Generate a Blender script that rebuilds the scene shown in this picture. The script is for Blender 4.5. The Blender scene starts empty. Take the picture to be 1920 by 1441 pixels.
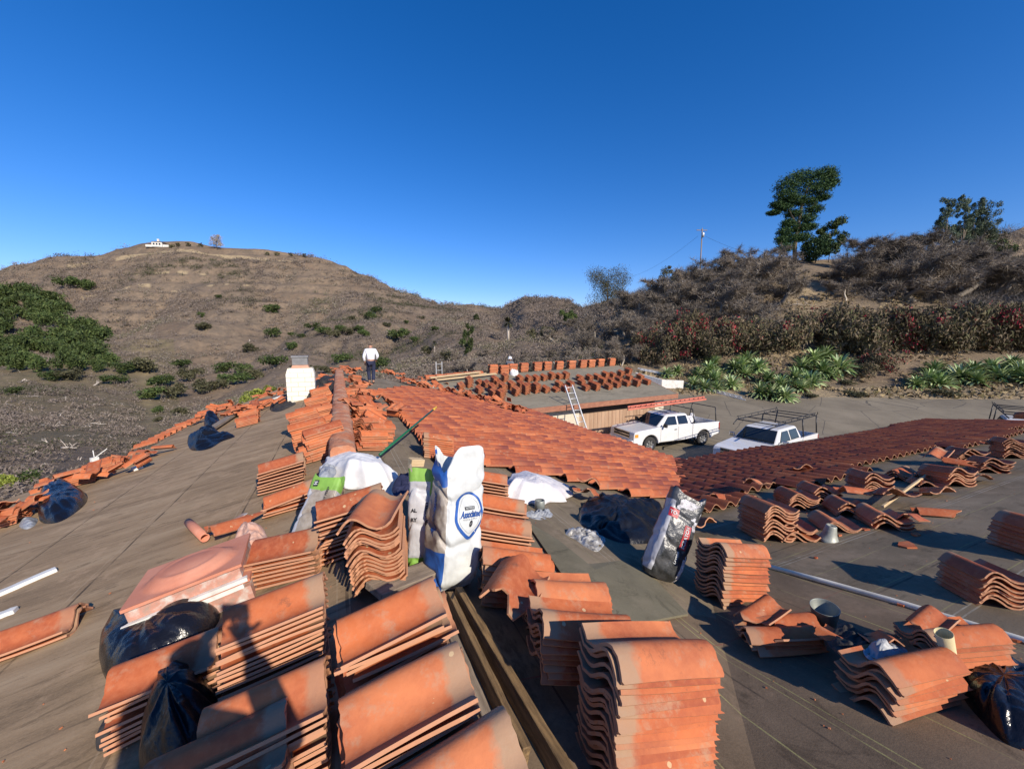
import bpy, bmesh, math, random
import numpy as np
from mathutils import Vector, Matrix, noise
from mathutils.bvhtree import BVHTree
from math import sin, cos, pi, radians as R, atan2, sqrt

random.seed(7); np.random.seed(7)
S = bpy.context.scene
COL = S.collection

# ------------------------------------------------------------------ camera, sky, sun
F = 730.0; PX, PY = 960.0, 720.5; TH = R(6.3)
cd = bpy.data.cameras.new('camera'); cam = bpy.data.objects.new('camera', cd); COL.objects.link(cam)
cam.location = (0, 0, 0); cam.rotation_euler = (R(90) - TH, 0, 0)
cd.sensor_width = 36; cd.lens = 36 * F / 1920; cd.clip_start = 0.02; cd.clip_end = 5000
S.camera = cam
LIGHT = Vector((-0.705, 0.931, -0.674)).normalized()
W = bpy.data.worlds.new('World'); S.world = W; W.use_nodes = True
nt = W.node_tree; bg = nt.nodes['Background']
sky = nt.nodes.new('ShaderNodeTexSky'); sky.sky_type = 'NISHITA'; sky.sun_disc = False
sky.sun_elevation = math.asin(-LIGHT.z)
sky.sun_rotation = atan2(-LIGHT.x, -LIGHT.y)
sky.altitude = 300; sky.air_density = 1.0; sky.dust_density = 0.15; sky.ozone_density = 3.5
hs_ = nt.nodes.new('ShaderNodeHueSaturation'); hs_.inputs['Saturation'].default_value = 1.34; hs_.inputs['Value'].default_value = 1.0
tn_ = nt.nodes.new('ShaderNodeMix'); tn_.data_type = 'RGBA'; tn_.blend_type = 'MULTIPLY'; tn_.inputs[0].default_value = 1; tn_.inputs[7].default_value = (1.02, .94, 1.2, 1)
nt.links.new(sky.outputs[0], hs_.inputs['Color']); nt.links.new(hs_.outputs[0], tn_.inputs[6]); nt.links.new(tn_.outputs[2], bg.inputs[0]); bg.inputs[1].default_value = 0.115
sd = bpy.data.lights.new('sun', 'SUN'); sun = bpy.data.objects.new('sun', sd); COL.objects.link(sun)
sd.energy = 5.0; sd.angle = R(0.53); sd.color = (1.0, 0.90, 0.76)
sun.rotation_euler = LIGHT.to_track_quat('-Z', 'Y').to_euler(); sun.location = (20, -30, 30)
S.view_settings.view_transform = 'Standard'; S.view_settings.look = 'None'
S.view_settings.exposure = 0.2; S.view_settings.gamma = 1
S.cycles.max_bounces = 6; S.cycles.diffuse_bounces = 3; S.cycles.transparent_max_bounces = 8
S.cycles.use_denoising = True

# ------------------------------------------------------------------ small tools
def ray(px, py):
    x = (px - PX) / F; v = (py - PY) / F
    return Vector((x, cos(TH) - sin(TH) * v, -(sin(TH) + cos(TH) * v)))
RD = Vector((0.9135, 0.4067)); UD = Vector((-0.4067, 0.9135))
PB = (-1.5, -.21 * RD.x, -.21 * RD.y)      # right slope of the main roof
PA = (-1.633, -.21 * UD.x, -.21 * UD.y)    # wing slope falling away to the yard
PL = (-1.5, .21 * RD.x, .21 * RD.y)        # left slope
PG = (-6.444, -.105, .1819)                # garage roof
def flat(z): return (z, 0, 0)
def pz(pl, x, y): return pl[0] + pl[1] * x + pl[2] * y
def hit(px, py, pl, h=0.0):
    r = ray(px, py); t = (pl[0] + h) / (r.z - pl[1] * r.x - pl[2] * r.y)
    return r * t
def nrm(pl): return Vector((-pl[1], -pl[2], 1)).normalized()
def frame(p, pl, az, tilt=0, roll=0):
    """matrix at p: +x along compass azimuth az (0 = away, 90 = right) laid on the plane"""
    n = nrm(pl) if pl else Vector((0, 0, 1)); a = R(az)
    d = Vector((sin(a), cos(a), 0)); x = (d - n * d.dot(n)).normalized(); y = n.cross(x)
    M = Matrix(((x.x, y.x, n.x, p.x), (x.y, y.y, n.y, p.y), (x.z, y.z, n.z, p.z), (0, 0, 0, 1)))
    return M @ Matrix.Rotation(R(tilt), 4, 'Y') @ Matrix.Rotation(R(roll), 4, 'X')

class MB:
    def __init__(s): s.v = []; s.f = []; s.m = []; s.sm = []; s.c = []
    def add(s, vs, fs, mi=0, smooth=False, col=(0, 0, 0)):
        o = len(s.v); s.v += [tuple(v) for v in vs]; s.f += [tuple(i + o for i in f) for f in fs]
        s.m += [mi] * len(fs); s.sm += [smooth] * len(fs); s.c += [col] * len(vs); return s
    def box(s, c, d, M=None, mi=0, col=(0, 0, 0)):
        x, y, z = c; a, b, e = d[0] / 2, d[1] / 2, d[2] / 2
        vs = [Vector((x + i * a, y + j * b, z + k * e)) for i in (-1, 1) for j in (-1, 1) for k in (-1, 1)]
        if M: vs = [M @ v for v in vs]
        return s.add(vs, [(0, 1, 3, 2), (4, 6, 7, 5), (0, 4, 5, 1), (2, 3, 7, 6), (0, 2, 6, 4), (1, 5, 7, 3)], mi, False, col)
    def bar(s, a, b, w, h=None, mi=0):
        a = Vector(a); b = Vector(b); h = h or w; d = (b - a); L = d.length
        M = Matrix.Translation((a + b) / 2) @ d.to_track_quat('X', 'Z').to_matrix().to_4x4()
        return s.box((0, 0, 0), (L, w, h), M, mi)
    def tube(s, pts, rad, n=6, mi=0, cap=True, col=(0, 0, 0), smooth=True):
        pts = [Vector(p) for p in pts]; rad = rad if isinstance(rad, (list, tuple)) else [rad] * len(pts)
        vs = []; fs = []
        for i, p in enumerate(pts):
            d = (pts[min(i + 1, len(pts) - 1)] - pts[max(i - 1, 0)])
            q = d.to_track_quat('Z', 'Y') if d.length > 1e-9 else Vector((0, 0, 1)).to_track_quat('Z', 'Y')
            for k in range(n):
                a = 2 * pi * k / n; vs.append(p + q @ Vector((cos(a) * rad[i], sin(a) * rad[i], 0)))
        for i in range(len(pts) - 1):
            for k in range(n):
                k2 = (k + 1) % n; fs.append((i * n + k, i * n + k2, (i + 1) * n + k2, (i + 1) * n + k))
        if cap: fs.append(tuple(range(n))[::-1]); fs.append(tuple(range((len(pts) - 1) * n, len(pts) * n)))
        return s.add(vs, fs, mi, smooth, col)
    def lathe(s, prof, n=20, M=None, mi=0, smooth=True):
        vs = []; fs = []
        for (r, z) in prof:
            for k in range(n):
                a = 2 * pi * k / n; v = Vector((r * cos(a), r * sin(a), z)); vs.append(M @ v if M else v)
        for i in range(len(prof) - 1):
            for k in range(n):
                k2 = (k + 1) % n; fs.append((i * n + k, i * n + k2, (i + 1) * n + k2, (i + 1) * n + k))
        return s.add(vs, fs, mi, smooth)
    def prism(s, poly, z0, z1, M=None, mi=0):
        n = len(poly); vs = [Vector((x, y, z0)) for x, y in poly] + [Vector((x, y, z1)) for x, y in poly]
        if M: vs = [M @ v for v in vs]
        fs = [tuple(range(n))[::-1], tuple(range(n, 2 * n))] + [(i, (i + 1) % n, (i + 1) % n + n, i + n) for i in range(n)]
        return s.add(vs, fs, mi)
    def mesh(s, name, mats):
        me = bpy.data.meshes.new(name); me.from_pydata(s.v, [], s.f)
        for m in mats: me.materials.append(m)
        me.polygons.foreach_set('material_index', s.m); me.polygons.foreach_set('use_smooth', s.sm)
        at = me.attributes.new('tc', 'FLOAT_COLOR', 'POINT')
        a = np.ones((len(s.v), 4), np.float32)
        if len(s.v): a[:, :3] = np.array([tuple(c)[:3] for c in s.c], np.float32)
        at.data.foreach_set('color', a.ravel()); me.update(); return me
    def build(s, name, mats, parent=None, M=None):
        return link(name, s.mesh(name, mats if isinstance(mats, (list, tuple)) else [mats]), parent, M)
def link(name, data, parent=None, M=None):
    o = bpy.data.objects.new(name, data); COL.objects.link(o)
    if parent: o.parent = parent
    if M is not None: o.matrix_local = M
    return o
def tag(o, label=None, cat=None, group=None, kind=None):
    if label: o['label'] = label
    if cat: o['category'] = cat
    if group: o['group'] = group
    if kind: o['kind'] = kind
    return o
def empty(name, M, label, cat, group=None):
    o = link(name, None, None, M); o.empty_display_size = .1; return tag(o, label, cat, group)
def npmesh(name, V, Fc, mats, mi=None, col=None, smooth=False):
    me = bpy.data.meshes.new(name); V = np.asarray(V, np.float32); Fc = np.asarray(Fc, np.int32)
    k = Fc.shape[1]; me.vertices.add(len(V)); me.vertices.foreach_set('co', V.ravel())
    me.loops.add(Fc.size); me.loops.foreach_set('vertex_index', Fc.ravel())
    me.polygons.add(len(Fc)); me.polygons.foreach_set('loop_start', np.arange(0, Fc.size, k, dtype=np.int32))
    me.polygons.foreach_set('loop_total', np.full(len(Fc), k, np.int32))
    for m in mats: me.materials.append(m)
    if mi is not None: me.polygons.foreach_set('material_index', np.asarray(mi, np.int32))
    if smooth: me.polygons.foreach_set('use_smooth', np.ones(len(Fc), bool))
    at = me.attributes.new('tc', 'FLOAT_COLOR', 'POINT'); a = np.ones((len(V), 4), np.float32)
    a[:, :3] = 0 if col is None else col
    at.data.foreach_set('color', a.ravel()); me.update(calc_edges=True); me.validate(); return me

# ------------------------------------------------------------------ materials
def newmat(name):
    m = bpy.data.materials.new(name); m.use_nodes = True; n = m.node_tree
    return m, n, n.nodes['Principled BSDF']
def N(n, typ, **kw):
    x = n.nodes.new(typ)
    for k, v in kw.items():
        if k in x.inputs: x.inputs[k].default_value = v
        else: setattr(x, k, v)
    return x
def math_(n, op, a, b=None, c=None, clamp=False):
    x = n.nodes.new('ShaderNodeMath'); x.operation = op; x.use_clamp = clamp
    for i, v in enumerate((a, b, c)):
        if v is None: continue
        if isinstance(v, (int, float)): x.inputs[i].default_value = v
        else: n.links.new(v, x.inputs[i])
    return x.outputs[0]
def mixc(n, f, a, b, mode='MIX'):
    x = n.nodes.new('ShaderNodeMix'); x.data_type = 'RGBA'; x.blend_type = mode; x.clamp_factor = True
    if isinstance(f, (int, float)): x.inputs[0].default_value = f
    else: n.links.new(f, x.inputs[0])
    for i, v in ((6, a), (7, b)):
        if isinstance(v, tuple): x.inputs[i].default_value = (*v[:3], 1)
        else: n.links.new(v, x.inputs[i])
    return x.outputs[2]
def ramp(n, f, pts):
    x = n.nodes.new('ShaderNodeValToRGB'); n.links.new(f, x.inputs[0]); e = x.color_ramp.elements
    while len(e) < len(pts): e.new(0.5)
    for i, (p, c) in enumerate(pts):
        e[i].position = p; e[i].color = (*c, 1) if isinstance(c, tuple) else (c, c, c, 1)
    return x.outputs[0]
def coord(n, kind='Object', scale=(1, 1, 1), rot=(0, 0, 0)):
    t = n.nodes.new('ShaderNodeTexCoord'); mp = n.nodes.new('ShaderNodeMapping')
    mp.inputs['Scale'].default_value = scale; mp.inputs['Rotation'].default_value = rot
    n.links.new(t.outputs[kind], mp.inputs[0]); return mp.outputs[0]
def noi(n, vec, scale, detail=6, rough=.6, dist=0):
    x = N(n, 'ShaderNodeTexNoise', Scale=scale, Detail=detail, Roughness=rough, Distortion=dist)
    if vec is not None: n.links.new(vec, x.inputs['Vector'])
    return x.outputs[0]
def bump(n, bsdf, h, strength=.3, dist=.01):
    b = N(n, 'ShaderNodeBump', Strength=strength, Distance=dist); n.links.new(h, b.inputs['Height'])
    n.links.new(b.outputs[0], bsdf.inputs['Normal'])
def pm(name, c1, c2=None, scale=6, rough=.8, bmp=.2, bd=.01, metal=0, stretch=(1, 1, 1), kind='Object', c3=None, spec=.5, coat=0):
    m, n, b = newmat(name); v = coord(n, kind, stretch); f = noi(n, v, scale)
    c2 = c2 or tuple(x * .75 for x in c1)
    col = ramp(n, f, [(.3, c2), (.5, c1), (.7, c3 or c1)] if c3 else [(.32, c2), (.62, c1)])
    n.links.new(col, b.inputs['Base Color']); b.inputs['Roughness'].default_value = rough
    b.inputs['Metallic'].default_value = metal; b.inputs['Specular IOR Level'].default_value = spec
    b.inputs['Coat Weight'].default_value = coat
    if bmp: bump(n, b, noi(n, v, scale * 3), bmp, bd)
    return m
def terracotta(name, sat=1.0, dark=1.0, head=True):
    m, n, b = newmat(name); L = n.links
    at = N(n, 'ShaderNodeAttribute', attribute_name='tc'); sep = n.nodes.new('ShaderNodeSeparateColor')
    L.new(at.outputs['Color'], sep.inputs[0]); rr, gg, bb = sep.outputs
    oi = n.nodes.new('ShaderNodeObjectInfo')
    rnd = math_(n, 'FRACT', math_(n, 'ADD', rr, oi.outputs['Random']))
    geo = n.nodes.new('ShaderNodeNewGeometry'); pos = geo.outputs['Position']
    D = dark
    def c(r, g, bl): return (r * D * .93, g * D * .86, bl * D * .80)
    base = ramp(n, rnd, [(0, c(.48, .130, .042)), (.3, c(.62, .18, .058)), (.5, c(.34, .085, .034)), (.7, c(.56, .16, .052)), (.85, c(.66, .24, .10)), (1, c(.40, .11, .04))])
    n1 = noi(n, pos, 3.2, 6, .65); n2 = noi(n, pos, 28, 6, .65); n3 = noi(n, pos, 9, 8, .75)
    base = mixc(n, ramp(n, n1, [(.38, 0.0), (.70, .75)]), base, c(.27, .062, .032))
    base = mixc(n, ramp(n, n2, [(.4, 0.0), (.8, .5)]), base, c(.62, .24, .12))
    base = mixc(n, ramp(n, n3, [(.53, 0.0), (.68, .6)]), base, c(.44, .31, .21))
    base = mixc(n, ramp(n, noi(n, pos, 5.5, 9, .8), [(.59, 0.0), (.68, .6)]), base, c(.10, .065, .05))
    if head:   # bb > 0 : along-length coordinate, weathered head lap; bb < 0 : underside
        hb = math_(n, 'ADD', bb, math_(n, 'MULTIPLY', math_(n, 'SUBTRACT', noi(n, pos, 14, 5), .5), .22))
        base = mixc(n, math_(n, 'MULTIPLY', ramp(n, hb, [(.80, 0.0), (.87, .85)]), ramp(n, math_(n, 'FRACT', math_(n, 'MULTIPLY', rnd, 5.7)), [(.0, .45), (.6, 1.0)])), base, c(.37, .27, .18))
    vo = N(n, 'ShaderNodeTexVoronoi', Scale=9.0); L.new(pos, vo.inputs[0])
    sp = math_(n, 'LESS_THAN', math_(n, 'ADD', vo.outputs['Distance'], math_(n, 'MULTIPLY', n2, .12)), .145)
    sp = math_(n, 'MULTIPLY', sp, math_(n, 'GREATER_THAN', n1, .5))
    base = mixc(n, math_(n, 'MULTIPLY', sp, .75), base, c(.62, .50, .30))
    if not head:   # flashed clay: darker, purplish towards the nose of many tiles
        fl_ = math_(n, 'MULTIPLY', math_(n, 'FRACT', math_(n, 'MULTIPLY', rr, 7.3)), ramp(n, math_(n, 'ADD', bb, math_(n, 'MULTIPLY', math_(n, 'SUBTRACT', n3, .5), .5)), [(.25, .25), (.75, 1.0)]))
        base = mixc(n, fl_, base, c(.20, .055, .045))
    pale = mixc(n, n3, c(.66, .37, .22), c(.40, .22, .135))
    base = mixc(n, math_(n, 'MULTIPLY', gg, .85), base, pale)
    und = math_(n, 'LESS_THAN', bb, -.01)
    base = mixc(n, math_(n, 'MULTIPLY', und, .75), base, c(.36, .20, .13))
    L.new(base, b.inputs['Base Color'])
    L.new(ramp(n, n2, [(.3, .62), (.7, .9)]), b.inputs['Roughness']); b.inputs['Specular IOR Level'].default_value = .35
    bump(n, b, math_(n, 'ADD', n2, n3), .35, .006)
    return m
TERRA = terracotta('terracotta'); TERRA_OLD = terracotta('old_terracotta', dark=.95)
# ------------------------------------------------------------------ terrain (one sheet, polar grid)
COLS = {
 -900: [(30, 885), (60, 800), (110, 740), (180, 690), (250, 630), (320, 575), (380, 530)],
 0:    [(30, 885), (60, 800), (110, 740), (180, 690), (250, 625), (320, 565), (380, 516)],
 60:   [(30, 885), (60, 800), (110, 742), (180, 690), (250, 622), (322, 560), (385, 500)],
 120:  [(30, 885), (60, 805), (112, 742), (182, 688), (252, 618), (324, 550), (388, 488)],
 200:  [(31, 885), (62, 808), (115, 744), (186, 686), (256, 610), (328, 540), (395, 484)],
 290:  [(32, 885), (65, 810), (120, 745), (190, 682), (260, 604), (332, 530), (405, 463)],
 360:  [(32, 875), (65, 805), (120, 742), (190, 680), (262, 602), (332, 528), (408, 459)],
 430:  [(32, 850), (62, 790), (115, 735), (186, 678), (262, 602), (332, 530), (405, 468)],
 560:  [(32, 810), (60, 765), (110, 722), (180, 672), (260, 604), (330, 540), (400, 479)],
 630:  [(32, 790), (60, 745), (110, 706), (175, 664), (255, 606), (325, 550), (395, 494)],
 700:  [(32, 770), (60, 728), (110, 692), (170, 655), (250, 610), (320, 565), (390, 522)],
 760:  [(32, 750), (60, 712), (110, 678), (170, 645), (245, 610), (315, 578), (385, 550)],
 830:  [(32, 735), (60, 698), (110, 662), (170, 634), (240, 608), (310, 590), (380, 573)],
 880:  [(32, 732), (60, 690), (110, 655), (180, 628), (270, 606), (370, 590), (480, 572)],
 935:  [(32, 732), (60, 684), (110, 650), (180, 624), (280, 604), (400, 590), (520, 580)],
 985:  [(33, 728), (56, 680), (95, 645), (145, 618), (200, 596), (255, 575), (310, 558)],
 1030: [(33, 724), (55, 675), (88, 642), (130, 615), (180, 592), (235, 572), (290, 560)],
 1100: [(33, 725), (48, 672), (66, 640), (90, 612), (120, 594), (165, 584), (215, 578)],
 1200: [(33, 735), (42, 682), (50, 645), (60, 610), (70, 585), (82, 566), (95, 556)],
 1300: [(32.4, 743), (37, 715), (44, 655), (52, 605), (60, 565), (68, 530), (78, 510)],
 1450: [(32, 746), (36, 722), (42, 655), (48, 605), (55, 560), (62, 515), (70, 492)],
 1600: [(31.5, 747), (36, 718), (41, 655), (47, 595), (54, 555), (62, 522), (72, 498)],
 1750: [(31, 748), (35, 714), (40, 655), (46, 593), (54, 558), (64, 522), (75, 485)],
 1830: [(30.5, 748), (34.5, 713), (40, 655), (46, 592), (54, 558), (75, 500), (110, 450)],
 1920: [(30, 748), (34, 712), (40, 655), (46, 590), (54, 556), (90, 500), (150, 424)],
 3200: [(30, 748), (34, 712), (40, 655), (46, 590), (54, 556), (90, 500), (150, 400)]}
def profile(px):
    """(t, z) pairs for a picture column"""
    ks = sorted(COLS); px = min(max(px, ks[0]), ks[-1])
    for a, b in zip(ks, ks[1:]):
        if px <= b: break
    w = (px - a) / (b - a); w = w * w * (3 - 2 * w) * .5 + w * .5
    k = min(max((px - 700) / 500, 0), 1)
    out = [(1.0, -6.2 + .5 * k), (14 + 10 * k, -6.6 + .9 * k)]
    for (ta, ya), (tb, yb) in zip(COLS[a], COLS[b]):
        t = ta + (tb - ta) * w; y = ya + (yb - ya) * w
        out.append((t, ray(0, y).z * t))
    t, z = out[-1]; out.append((t * 1.12, z - .02 * t)); out.append((t * 1.5, z - .35 * t * .5 - 8))
    return out
NSUB = [6, 24, 24, 40, 34, 44, 44, 44, 5, 3]
pxs = list(np.concatenate([np.linspace(-900, -20, 30), np.linspace(0, 1920, 520), np.linspace(1940, 3200, 34)]))
rows = sum(NSUB) + 1
TV = np.zeros((len(pxs), rows, 3)); 
for i, px in enumerate(pxs):
    pr = profile(px); r = 0
    for k in range(len(pr) - 1):
        (t0, z0), (t1, z1) = pr[k], pr[k + 1]
        for s in range(NSUB[k] + (1 if k == len(pr) - 2 else 0)):
            w = s / NSUB[k]; t = t0 + (t1 - t0) * w; z = z0 + (z1 - z0) * w
            x = (px - PX) / F * t; y = t * .998
            amp = min(max((t - 33) * .012, 0), 1.0) * 2.2 if k > 1 else 0
            if k == 2: amp = .15
            if k >= 8: amp *= .3
            z += amp * (noise.fractal(Vector((x * .03, y * .03, 0)), 1.0, 2.1, 4) * 1.0 + .25 * noise.noise(Vector((x * .3, y * .3, 3))))
            if 3 <= k <= 7 and px < 1120:   # gullies running down the hill
                fr_ = (k - 3 + w) / 5; z -= 7.5 * sin(pi * fr_) ** 1.3 * (noise.ridged_multi_fractal(Vector((x * .016 + y * .004, y * .0035, 3.3)), .8, 2.1, 3, 1.0, 2.0) - 1.0)
            if k >= 5 and px < 900:      # shallow terraces on the far hill
                q = z / 9.0; z += (abs((q % 1) - .5) - .25) * 3.6
            TV[i, r] = (x, y, z); r += 1
ir, jr = np.meshgrid(np.arange(len(pxs) - 1), np.arange(rows - 1), indexing='ij')
q = np.stack([ir * rows + jr, (ir + 1) * rows + jr, (ir + 1) * rows + jr + 1, ir * rows + jr + 1], -1).reshape(-1, 4)
jf = jr.ravel(); pf = np.array(pxs)[ir.ravel()]
isroad = (jf < sum(NSUB[:2])) & (pf > 960)
def hillmat():
    m, n, b = newmat('dry_ground'); geo = n.nodes.new('ShaderNodeNewGeometry'); p = geo.outputs['Position']
    big = noi(n, p, .018, 6, .6); mid = noi(n, p, .12, 8, .7); fine = noi(n, p, 1.1, 8, .75)
    c = ramp(n, big, [(.35, (.165, .118, .082)), (.5, (.235, .175, .120)), (.65, (.14, .112, .09))])
    c = mixc(n, ramp(n, mid, [(.45, 0.0), (.62, .75)]), c, (.12, .098, .076))
    c = mixc(n, ramp(n, fine, [(.5, 0.0), (.66, .8)]), c, (.33, .235, .14))
    c = mixc(n, ramp(n, noi(n, p, .35, 6, .7), [(.62, 0.0), (.7, .5)]), c, (.27, .12, .06))
    at = N(n, 'ShaderNodeAttribute', attribute_name='tc'); sep = n.nodes.new('ShaderNodeSeparateColor'); n.links.new(at.outputs[0], sep.inputs[0])
    c = mixc(n, sep.outputs[0], c, mixc(n, fine, (.30, .22, .125), (.52, .41, .25)))
    c = mixc(n, math_(n, 'MULTIPLY', sep.outputs[1], ramp(n, mid, [(.3, .3), (.6, .9)])), c, (.15, .135, .06))
    c = mixc(n, ramp(n, noi(n, p, .55, 9, .85), [(.47, 0.0), (.58, .55)]), c, (.11, .09, .07))
    n.links.new(c, b.inputs['Base Color']); b.inputs['Roughness'].default_value = .95; b.inputs['Specular IOR Level'].default_value = .1
    bump(n, b, math_(n, 'ADD', fine, mid), .8, .3); return m
GROUND = hillmat()
ASPH = None
def asphmat():
    m, n, b = newmat('asphalt'); p = n.nodes.new('ShaderNodeNewGeometry').outputs['Position']
    c = ramp(n, noi(n, p, .35, 8, .65), [(.35, (.15, .122, .080)), (.6, (.215, .178, .120)), (.75, (.26, .215, .15))])
    c = mixc(n, ramp(n, noi(n, p, 20, 6, .8), [(.45, 0.0), (.8, .6)]), c, (.25, .22, .18))
    v = N(n, 'ShaderNodeTexVoronoi', Scale=.33, feature='DISTANCE_TO_EDGE'); 
    wp = N(n, 'ShaderNodeMix', data_type='VECTOR'); wp.inputs[0].default_value = .12
    nn = N(n, 'ShaderNodeTexNoise', Scale=1.5); n.links.new(p, nn.inputs[0]); n.links.new(p, wp.inputs[4]); n.links.new(nn.outputs['Color'], wp.inputs[5])
    n.links.new(wp.outputs[1], v.inputs[0])
    cr = math_(n, 'LESS_THAN', v.outputs['Distance'], .006)
    c = mixc(n, math_(n, 'MULTIPLY', cr, .7), c, (.05, .045, .04))
    n.links.new(c, b.inputs['Base Color']); b.inputs['Roughness'].default_value = .9
    bump(n, b, noi(n, p, 40, 4, .8), .3, .01); return m
ASPH = asphmat()
colr = np.zeros((len(pxs), rows, 3), np.float32)
jj = np.arange(rows)
for i, px in enumerate(pxs):
    if px > 1150:   # pale sandy bank beside the road
        a = sum(NSUB[:2]); colr[i, a:a + 16, 0] = .85; colr[i, a + 16:a + 26, 0] = .35
        f = math.exp(-((px - 1490) / 60) ** 2)
        colr[i, a + 55:a + 170, 0] = np.maximum(colr[i, a + 55:a + 170, 0], .75 * f)
        colr[i, a + 40:, 0] = np.maximum(colr[i, a + 40:, 0], .15)
    if px < 560:
        s_ = sum(NSUB[:8]) - 14
        w_ = .9 * (noise.noise(Vector((px * .02, 0, 0))) > -.25); colr[i, s_:s_ + 3, 0] = w_ * (px > 150); colr[i, s_ - 24:s_ - 22, 0] = .9 * (noise.noise(Vector((px * .03, 5, 0))) > .0) * (220 < px < 500); colr[i, s_ - 40:s_ - 38, 0] = .9 * (noise.noise(Vector((px * .03, 9, 0))) > .05) * (150 < px < 480)
        g = math.exp(-((px - 275) / 14) ** 2); colr[i, 50:150, 0] = .45 * g
    if px < 330: colr[i, 40:140, 1] = .6
GV = TV.reshape(-1, 3); GC = colr.reshape(-1, 3)
gnd = link('ground', npmesh('ground', GV, q[~isroad], [GROUND], col=GC, smooth=True)); tag(gnd, kind='structure')
rd = link('road', npmesh('road', GV, q[isroad], [ASPH], smooth=True)); tag(rd, kind='structure')
BV = BVHTree.FromPolygons([tuple(v) for v in GV], [tuple(int(a) for a in f) for f in q])
def terr(px, py):
    for k in range(60):      # a point above the skyline falls back to the crest below it
        h = BV.ray_cast(Vector((0, 0, 0)), ray(px, py + k).normalized(), 3000)
        if h[0] is not None: return h[0]
def drop(x, y):
    h = BV.ray_cast(Vector((x, y, 500)), Vector((0, 0, -1)), 2000); return h[0]
# ------------------------------------------------------------------ roofs
def feltmat(name, c1, c2, c3, sx, chalk=None, rot=0, blotch=.5):
    m, n, b = newmat(name); p = n.nodes.new('ShaderNodeNewGeometry').outputs['Position']
    mp = N(n, 'ShaderNodeMapping'); mp.inputs['Rotation'].default_value = (0, 0, rot); n.links.new(p, mp.inputs[0])
    st = N(n, 'ShaderNodeMapping'); st.inputs['Scale'].default_value = sx; n.links.new(mp.outputs[0], st.inputs[0])
    f1 = noi(n, st.outputs[0], 1.2, 8, .7, .3); f2 = noi(n, p, .8, 6, .6); f3 = noi(n, p, 90, 4, .7)
    c = ramp(n, f1, [(.34, c2), (.5, c1), (.66, c3)])
    c = mixc(n, ramp(n, f2, [(.45, 0.0), (.7, blotch)]), c, c2)
    c = mixc(n, ramp(n, f3, [(.4, 0.0), (.8, .35)]), c, tuple(x * 1.5 for x in c1))
    c = mixc(n, ramp(n, noi(n, p, 4.5, 8, .8), [(.62, 0.0), (.72, .3)]), c, tuple(x * 1.45 for x in c3))
    pt = noi(n, st.outputs[0], 3.1, 9, .8, .8)
    c = mixc(n, ramp(n, pt, [(.54, 0.0), (.61, .6)]), c, tuple(x * .62 for x in c2))
    c = mixc(n, ramp(n, noi(n, p, 2.2, 9, .75), [(.53, 0.0), (.61, .5)]), c, tuple(x * y for x, y in zip(c3, (1.15, 1.1, 1.1))))
    nv = N(n, 'ShaderNodeTexVoronoi', Scale=1.7); n.links.new(p, nv.inputs[0]); nd = math_(n, 'LESS_THAN', nv.outputs['Distance'], .030)
    if not chalk or len(chalk) > 1: c = mixc(n, math_(n, 'MULTIPLY', nd, .6), c, (.10, .15, .19))
    if chalk:
        sep = n.nodes.new('ShaderNodeSeparateXYZ'); n.links.new(mp.outputs[0], sep.inputs[0])
        for (ax, per, offs, w, colr, amt) in chalk:
            o = sep.outputs[ax]; wob = math_(n, 'MULTIPLY', noi(n, p, .9, 2), .05)
            for off in offs:
                fr = math_(n, 'FRACT', math_(n, 'DIVIDE', math_(n, 'ADD', math_(n, 'ADD', o, wob), off), per))
                ln = math_(n, 'LESS_THAN', fr, w / per)
                fade = ramp(n, noi(n, p, 3.1, 5, .7), [(.38, .15), (.6, 1.0)])
                c = mixc(n, math_(n, 'MULTIPLY', math_(n, 'MULTIPLY', ln, fade), amt), c, colr)
    n.links.new(c, b.inputs['Base Color']); b.inputs['Roughness'].default_value = .92; b.inputs['Specular IOR Level'].default_value = .25
    bump(n, b, math_(n, 'ADD', math_(n, 'MULTIPLY', f1, .6), math_(n, 'MULTIPLY', f3, .25)), .5, .012); return m
AZR = atan2(RD.y, RD.x)
CH = (.36, .33, .13); WH = (.42, .40, .33); RDC = (.25, .05, .04)
FELT_L = feltmat('weathered_felt', (.315, .218, .125), (.205, .140, .080), (.40, .290, .175), (.6, 3.0, 1), [(0, .92, [0], .018, (.06, .042, .028), .85), (0, .92, [.05], .010, (.42, .32, .21), .6), (1, 2.6, [.3], .012, (.07, .05, .035), .7)], rot=-AZR)
FELT_B = feltmat('felt_strip', (.20, .158, .104), (.135, .106, .070), (.25, .20, .135), (1, .5, 1),
                 [(0, .74, [0, .06], .008, WH, .6), (0, .37, [.2], .006, CH, .5)], rot=-AZR)
FELT_B2 = feltmat('felt_near', (.175, .125, .080), (.110, .078, .049), (.24, .175, .112), (1, .5, 1),
                 [(0, .36, [0], .008, CH, .8), (0, .72, [.05], .008, CH, .75), (1, 1.9, [.3], .010, RDC, .5), (0, 1.08, [.17], .012, (.03, .025, .02), .7)], rot=-AZR)
FELT_A = feltmat('felt_wing', (.190, .148, .098), (.125, .098, .064), (.25, .20, .135), (.5, 1, 1),
                 [(1, .37, [0], .009, CH, .6), (1, 1.11, [.06, .1], .010, WH, .6), (0, 2.3, [.5], .008, CH, .25), (1, .92, [.4], .016, (.055, .045, .035), .8)], rot=-AZR)
FELT_G = feltmat('felt_garage', (.22, .195, .145), (.17, .15, .11), (.26, .23, .17), (.4, 2, 1), rot=-R(30))
WOOD = pm('fascia_paint', (.34, .15, .085), (.25, .10, .06), 3, .75, stretch=(.3, 3, 3))
STUCCO = pm('stucco', (.62, .56, .44), (.54, .48, .37), 8, .9)
def P2(px, py, pl): h = hit(px, py, pl); return (h.x, h.y)
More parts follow.
